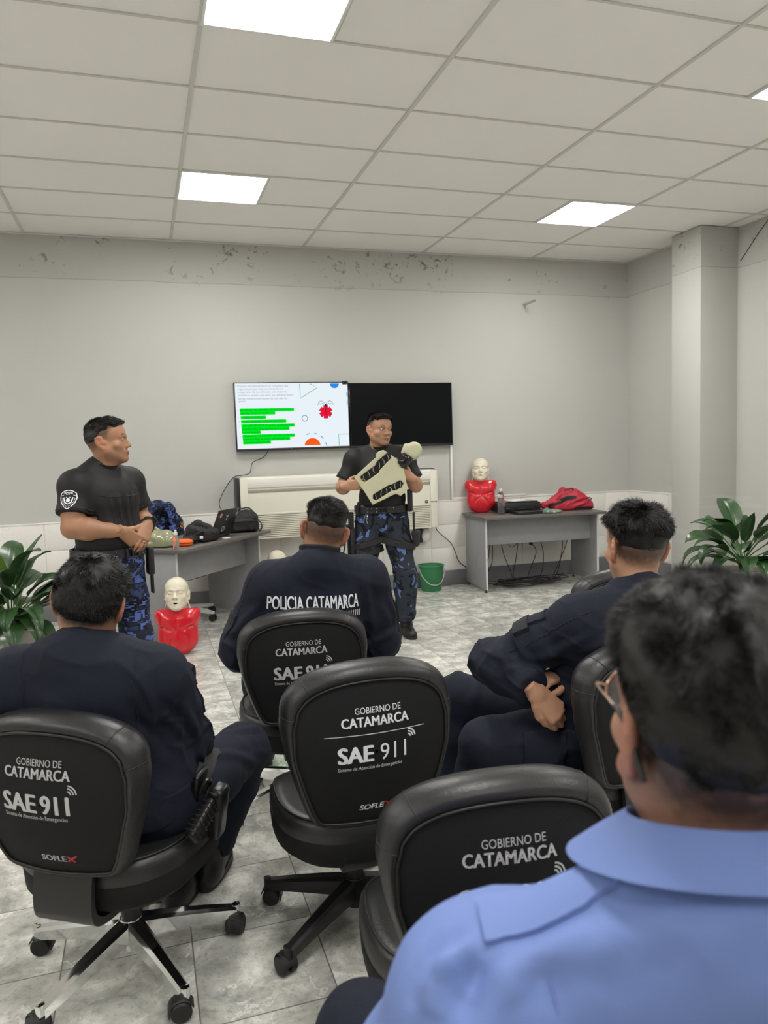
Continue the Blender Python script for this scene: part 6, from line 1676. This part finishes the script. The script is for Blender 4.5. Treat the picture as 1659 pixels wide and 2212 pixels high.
# belt, holster and pistol at the right hip
fr = np.stack([unit(J['hipR']-J['hipL']), np.cross(vec(0, 0, 1), unit(J['hipR']-J['hipL'])), vec(0, 0, 1)], 1)
trv = np.array([v.co for v in trl.data.vertices])+LM.root
blt = tape(LM, 'belt', vec(.115, 2.02, .545), vec(.145, 2.235, .575), .05, .005, trl, 'web_black', n=12)
G_ = vec(.0975, 1.997, .472); hd3 = unit(vec(.59, .58, .56)); D3 = frame(hd3, vec(.80, -.60, 0)); D3m = Matrix(np.stack([D3[:, 0], D3[:, 2], D3[:, 1]], 1).tolist())
hs0, hs1 = vec(.150, 2.035, .535), vec(.135, 2.085, .385); E3 = frame(hs1-hs0, vec(.80, -.60, 0)); E3m = Matrix(np.stack([E3[:, 0], E3[:, 2], E3[:, 1]], 1).tolist())
ho = LM.mb('holster', MB().box((hs0+hs1)/2, (.055, .044, .17), .014, rot=E3m, seg=3).box(vec(.100, 2.055, .545), (.06, .02, .09), .008, rot=E3m).lathe([(0, 0), (.024, 0), (.024, .006), (.016, .010), (.013, .006), (0, .006)], 24, vec(.114, 2.040, .545), Matrix(np.stack([E3[:, 1], E3[:, 0], E3[:, 2]], 1).tolist())), MATS['gun_black'])
gp = MB().box(G_, (.046, .032, .118), .010, rot=D3m, seg=3)
LM.mb('pistol_grip', gp, MATS['gun_black'], ho)
for k in range(7): LM.mb('grip_rib', MB().box(G_+hd3*(-.042+.014*k), (.0475, .0345, .004), .0015, rot=D3m), MATS['web_black'], ho)
LM.mb('pistol_slide', MB().box(G_+hd3*.066+E3[:, 1]*.012, (.034, .030, .075), .005, rot=E3m).box(G_+hd3*.068+D3[:, 2]*.018, (.05, .008, .02), .003, rot=D3m), MATS['gun_black'], ho)
LM.mb('magazine_pouch', MB().box(np.array((.135, 2.225, .530)), (.05, .07, .075), .010, rot=rotm(rz=-.6, ry=.35)), MATS['web_black'], blt)

# --- seated man in the middle, white-lettered jacket
J = J_(P=(.61, 2.925, .51), W=(.612, 2.90, .64), C=(.635, 2.905, .79), N=(.645, 2.875, .99), shL=(.455, 2.915, .915), shR=(.825, 2.89, .915), elL=(.325, 2.94, .665), elR=(.885, 2.895, .665), wrL=(.50, 3.16, .60), wrR=(.74, 3.15, .60),
       hipL=(.52, 2.96, .49), hipR=(.70, 2.95, .49), knL=(.46, 3.38, .50), knR=(.80, 3.36, .50), anL=(.46, 3.42, .10), anR=(.80, 3.40, .10), toeL=(.44, 3.56, .035), toeR=(.84, 3.54, .035))
styleC = dict(side=.004, top=.020, z0=.05, z1=.11, fade=.062, soft=.05, fade_to=-.085, n=22000, ls=.006, lt=.020, swirl=1.1, combw=.3, lift=.3, stub=.78, clump=60, clumpw=.5, w=.0006, crown=(-.02, -.055, .13))
setN(J, (.668, 2.895, 1.117), (10, -8, 14))
CM = Person(J, 6, 'seated person in a navy jacket with white lettering across the back, seen from behind', dict(c=(.668, 2.895, 1.117), rot=(10, -8, 14), fat=.002, flare=34), (.42, .215, .132), styleC,
    {'L': ((.7, .6, -.2), (0, .1, -1), dict(curl=(20, 30, 20), **NAT)), 'R': ((-.7, .6, -.2), (0, .1, -1), dict(curl=(20, 30, 20), **NAT))}, (.61, 2.925, 0), wide=1.03)
fl = [(J['shL']+vec(.04, -.1, .02), J['elL']+vec(.06, -.08, .05), .018, .008), (J['shL']+vec(-.05, -.06, -.05), J['elL']+vec(-.06, -.05, .06), .014, .006), (J['shR']+vec(-.04, -.1, .02), J['elR']+vec(-.05, -.08, .05), .018, .008), (J['shR']+vec(.05, -.05, -.05), J['elR']+vec(.05, -.04, .06), .014, .006), (J['elL']+vec(-.06, -.05, .05), J['elL']+vec(.05, -.06, .0), .014, .008), (J['elR']+vec(-.06, -.05, .0), J['elR']+vec(.05, -.05, .05), .014, .008), (J['C']+vec(-.06, -.13, .02), J['C']+vec(.10, -.13, .05), .03, .005)]
jk = top(CM, J, MATS['navy_cloth'], .022, 1, -.02, 'jacket', amp=.0115, fr=(14, 14, 16), seed=14, folds=fl, sl_extra=.008, armpit=.04)
trousers(CM, J, MATS['navy_cloth'], off=.014, amp=.006, fr=16, seed=10, waist=.06); boots(CM, J)
fr = head_rot(8, -8, 8); cb = J['N']+CM.up*.045
CM.mb('collar', collar_band(cb+fr@vec(0, .006, -.012), fr, .068, .070, .062, .008, .012, flare=.006), MATS['navy_dark'], jk)
CM.decal('lettering', text_mesh('POLICIA CATAMARCA', .345, .052, .024, sub=.01), J['C']+vec(-.042, -.2, .078), (1, .02, -.035), (.035, 0, 1), jk, MATS['white_print'], lift=.002)
CM.decal('lettering', text_mesh('COMANDO', .12, .03, .0, sub=.01) if False else merge2d([(*stroke2d([(0, -.012), (0, .012)], .005), x, -.02*x) for x in np.linspace(-.04, .04, 9)]), J['C']+vec(.095, -.2, .025), (1, .02, -.035), (.035, 0, 1), jk, MATS['silver_thread'], lift=.002)
for s, sh_, el_ in ((-1, 'shL', 'elL'), (1, 'shR', 'elR')):
    seam(CM, J[sh_]+vec(-s*.03, -.04, .085), J[sh_]+vec(-s*.045, -.13, -.16), jk)
    seam(CM, J[sh_]+vec(s*.03, -.03, .07), J[el_]+vec(s*.075, -.03, .03), jk, .0016)
    tape(CM, 'sleeve_pocket', J[sh_]*.6+J[el_]*.4+vec(s*.075, .0, .0), J[sh_]*.3+J[el_]*.7+vec(s*.08, .0, .0), .075, .004, jk, 'navy_dark')
HR = CM.HR; e0 = CM.hp(.086, -.02, -.034)
CM.mb('ear_hoop', MB().tube([e0+HR@vec(.004, -.0, 0)+HR@(vec(0, math.sin(a)*.016, math.cos(a)*.020-.02)) for a in np.linspace(0, 2*PI, 24, endpoint=False)], .0016, 6, closed=True), MATS['dark_metal'])

# --- seated man at the right, hands between his thighs
J = J_(P=(1.34, 2.12, .52), W=(1.355, 2.08, .64), C=(1.395, 2.03, .80), N=(1.435, 1.985, .975), shL=(1.25, 1.995, .885), shR=(1.60, 2.06, .89), elL=(1.045, 2.16, .745), elR=(1.53, 2.27, .66), wrL=(1.09, 1.985, .695), wrR=(1.245, 2.07, .712),
       hipL=(1.27, 2.07, .49), hipR=(1.38, 2.20, .49), knL=(.985, 2.10, .505), knR=(1.045, 2.46, .535), anL=(.95, 2.22, .10), anR=(1.03, 2.50, .10), toeL=(.86, 2.30, .035), toeR=(.97, 2.62, .035))
styleR = dict(side=.006, top=.024, z0=.02, z1=.09, fade=.050, soft=.045, fade_to=-.09, n=24000, ls=.009, lt=.030, swirl=.5, combw=.1, lift=.28, stub=.85, clump=70, clumpw=.6, w=.0007, crown=(.005, -.06, .135), front=.006)
setN(J, (1.437, 1.975, 1.104), (8, -6, 4))
RM = Person(J, -45, 'seated person in navy fatigues at the right, elbow out and hands between the thighs', dict(c=(1.437, 1.975, 1.104), rot=(8, -6, 4), fat=.003, flare=30, eyes=True), (.46, .245, .155), styleR,
    {'L': ((.66, -.22, -.72), (.25, .80, -.55), dict(curl=(38, 52, 35), spread=.4, h=.002, thumb=((-.03, -.02, -.004), (-.044, .010, -.012), (-.042, .040, -.022), (-.034, .064, -.030)))), 'R': ((-.88, -.30, .05), (.1, .3, -1), dict(curl=(35, 45, 30), h=.002, **NAT))}, (1.34, 2.12, 0))
fl = [(J['elL']+vec(-.03, -.08, .08), J['elL']+vec(.02, -.08, -.02), .014, .008), (J['elL']+vec(.06, -.09, .10), J['elL']+vec(.08, -.09, .0), .014, .007), (J['shL']+vec(.0, -.1, .0), J['elL']+vec(.06, -.09, .03), .013, .006), (J['shL']+vec(.06, -.1, -.05), J['shL']+vec(-.05, -.05, -.09), .018, -.010), (J['shL']+vec(.05, -.12, -.1), J['W']+vec(-.1, -.08, .0), .016, .008)]
jk = top(RM, J, MATS['navy_cloth'], .018, 1, -.04, 'jacket', amp=.0120, fr=(16, 16, 17), seed=25, folds=fl, sl_extra=.002, armpit=.035)
tro = trousers(RM, J, MATS['navy_cloth'], off=.016, amp=.007, fr=15, seed=19, waist=.06, folds=[(J['knL']+vec(.05, -.09, .02), J['knL']+vec(.2, -.08, .05), .014, .008), (J['knL']+vec(.1, -.1, -.04), J['knL']+vec(.25, -.09, .0), .014, .006), (J['knR']+vec(.1, -.05, .07), J['knR']+vec(.02, -.08, .0), .015, .007)]); boots(RM, J)
fr = head_rot(4, -8, 4); cb = J['N']+RM.up*.045
RM.mb('collar', collar_fold(cb+fr@vec(0, .008, -.018), fr, .068, .071, .05, .04, .026), MATS['navy_cloth'], jk)
seam(RM, J['shL']+vec(.035, -.05, .075), J['shL']+vec(.05, -.12, -.16), jk, .0016)
seam(RM, J['shL']+vec(.0, -.07, .05), J['elL']+vec(.0, -.075, .04), jk, .0016)
tape(RM, 'sleeve_pocket', J['shL']*.68+J['elL']*.32+vec(-.02, .0, .08), J['shL']*.3+J['elL']*.7+vec(-.02, .0, .08), .08, .005, jk, 'navy_cloth')
tape(RM, 'pocket_flap', J['shL']*.45+J['elL']*.55+vec(-.02, -.02, .08), J['shL']*.28+J['elL']*.72+vec(-.02, -.02, .08), .085, .010, jk, 'navy_dark')
tape(RM, 'thigh_pocket', J['knL']*.75+J['hipL']*.25+vec(.0, -.1, .0), J['knL']*.3+J['hipL']*.7+vec(.0, -.1, .0), .13, .006, tro, 'navy_cloth')
ph = MB().box(RM.hand_frames['R'][1]+vec(-.05, .03, .015), (.07, .012, .14), .004, rot=rotm(rx=1.2, rz=.5)); o = ph.build('mobile_phone', MATS['sticker_white']); tag(o, 'pale phone held low in the hands of the seated man at the right', 'phone')

# --- the man in the foreground: light blue shirt, glasses, back of the head to the camera
azf = 20
J = J_(P=(.475, .60, .50), W=(.47, .575, .65), C=(.462, .545, .81), N=(.455, .515, 1.045), shL=(.270, .575, .945), shR=(.63, .455, .945), elL=(.195, .665, .735), elR=(.76, .56, .74), wrL=(.33, .87, .62), wrR=(.68, .80, .63),
       hipL=(.40, .66, .49), hipR=(.56, .60, .49), knL=(.285, 1.06, .525), knR=(.72, 1.02, .52), anL=(.25, 1.08, .10), anR=(.76, 1.06, .10), toeL=(.22, 1.22, .035), toeR=(.82, 1.20, .035))
styleF = dict(side=.010, top=.020, z0=-.01, z1=.09, fade=.022, soft=.055, fade_to=-.105, n=60000, ls=.007, lt=.013, swirl=.5, combw=.4, lift=.5, stub=.9, clump=120, clumpw=1.1, curl=.9, w=.00030, h=.0024, lump=.0014, lump_f=110)
setN(J, (.468, .535, 1.192), (16, -3, 2))
FM = Person(J, azf, 'seated person in a light blue shirt and glasses in the right foreground, back turned', dict(c=(.468, .535, 1.192), rot=(16, -3, 2), fat=.003, flare=24, h=.0018), (.38, .20, .135), styleF,
    {'L': ((.5, .8, -.2), (0, .1, -1), dict(curl=(20, 30, 20), **NAT)), 'R': ((-.5, .8, -.2), (0, .1, -1), dict(curl=(20, 30, 20), **NAT))}, (.475, .60, 0), wide=1.0, voxel=.0022)
rt = unit(J['shR']-J['shL']); bk = np.cross(rt, vec(0, 0, 1)); bk = -np.cross(vec(0, 0, 1), rt)
fl = [([0.203, 0.533, 1.074], [0.167, 0.54, 1.024], 0.009, 0.007), ([0.187, 0.537, 1.069], [0.197, 0.531, 1.035], 0.008, 0.006), ([0.218, 0.53, 1.095], [0.197, 0.534, 1.069], 0.008, 0.006), ([0.169, 0.521, 1.055], [0.169, 0.516, 1.007], 0.012, 0.008), ([0.211, 0.5, 1.09], [0.19, 0.5, 1.018], 0.012, -0.006), ([0.227, 0.485, 1.096], [0.242, 0.474, 1.027], 0.014, 0.006), ([0.295, 0.475, 1.101], [0.236, 0.49, 1.069], 0.013, 0.007), ([0.3, 0.453, 1.11], [0.275, 0.456, 1.057], 0.014, 0.006), ([0.333, 0.433, 1.125], [0.302, 0.439, 1.083], 0.014, 0.005), ([0.344, 0.417, 1.107], [0.366, 0.405, 1.048], 0.018, 0.005), ([0.382, 0.407, 1.122], [0.343, 0.415, 1.075], 0.018, 0.005)]
jk = top(FM, J, MATS['blue_shirt'], .014, 1, -.06, 'shirt', h=.005, amp=.0052, fr=(14, 14, 11), seed=31, folds=fl, sl_extra=.010, armpit=.035)
trousers(FM, J, MATS['navy_cloth'], off=.014, amp=.005, fr=16, seed=33, waist=.06); boots(FM, J)
fr = head_rot(18, -9, 1); cb = J['N']+FM.up*.045
FM.mb('collar', collar_fold(cb+fr@vec(0, .008, -.010), fr, .071, .075, .056, .042, .046), MATS['blue_shirt'], jk)
seam(FM, J['shL']+vec(.03, -.04, .08), J['shL']+vec(.055, -.12, -.16), jk, .0012, m='blue_shirt', n=30)
ep = tape(FM, 'epaulette', J['shL']+vec(-.012, -.01, .085), J['N']+rt*-.088+vec(0, -.0, .03), .046, .0018, jk, 'blue_shirt', lift=.003)
FM.mb('button', MB().lathe([(0, 0), (.006, 0), (.006, .002), (0, .003)], 16, J['N']+rt*-.098+vec(0, -.012, .045)), MATS['blue_shirt'], ep)
# glasses
gl = MB()
for s in (-1, 1): gl.tube([FM.hp(s*(.034+.0255*math.cos(a)), .112-.007*math.cos(a), .004+.0235*math.sin(a)) for a in np.linspace(0, 2*PI, 32, endpoint=False)], .0012, 6, closed=True)
gl.tube(smooth_path([FM.hp(-.011, .111, .012), FM.hp(0, .113, .017), FM.hp(.011, .111, .012)], 4), .0012, 6)
eg = FM.mb('eyeglasses', gl, MATS['gold_wire'], smooth=True)
for s in (-1, 1):
    FM.mb('temple', MB().tube(smooth_path([FM.hp(s*.059, .104, .010), FM.hp(s*.074, .092, .016), FM.hp(s*.083, .04, .020), FM.hp(s*.086, .0, .020)], 5), .0013, 6), MATS['gold_wire'], eg, smooth=True)
    FM.mb('temple_tip', MB().tube(smooth_path([FM.hp(s*.086, .0, .020), FM.hp(s*.086, -.025, .014), FM.hp(s*.083, -.045, -.010), FM.hp(s*.080, -.055, -.03)], 5), .0026, 8), MATS['black_plastic'], eg, smooth=True)
    c = [FM.hp(s*(.034+.0245*math.cos(a)), .112-.007*math.cos(a), .004+.0225*math.sin(a)) for a in np.linspace(0, 2*PI, 28, endpoint=False)]
    m_ = MB().grid([c, [q+FM.HR@vec(0, .0012, 0) for q in c]], closed_u=True); m_.F += [tuple(range(28)), tuple(range(55, 27, -1))]; FM.mb('lens', m_, MATS['lens_glass'], eg, smooth=True)
# what he sits on is hidden below the frame: a plain stool seat on a black column
sto = thing('stool', 'black round stool under the man in the light blue shirt', 'stool', (.475, .57, 0))
MB().lathe([(0, .36), (.17, .36), (.19, .375), (.19, .40), (.16, .415), (0, .415)], 32).build('seat', MATS['black_leather'], sto)
MB().lathe([(0, .01), (.19, .01), (.19, .03), (.03, .05), (.03, .36), (0, .36)], 28).build('column', MATS['black_plastic'], sto)
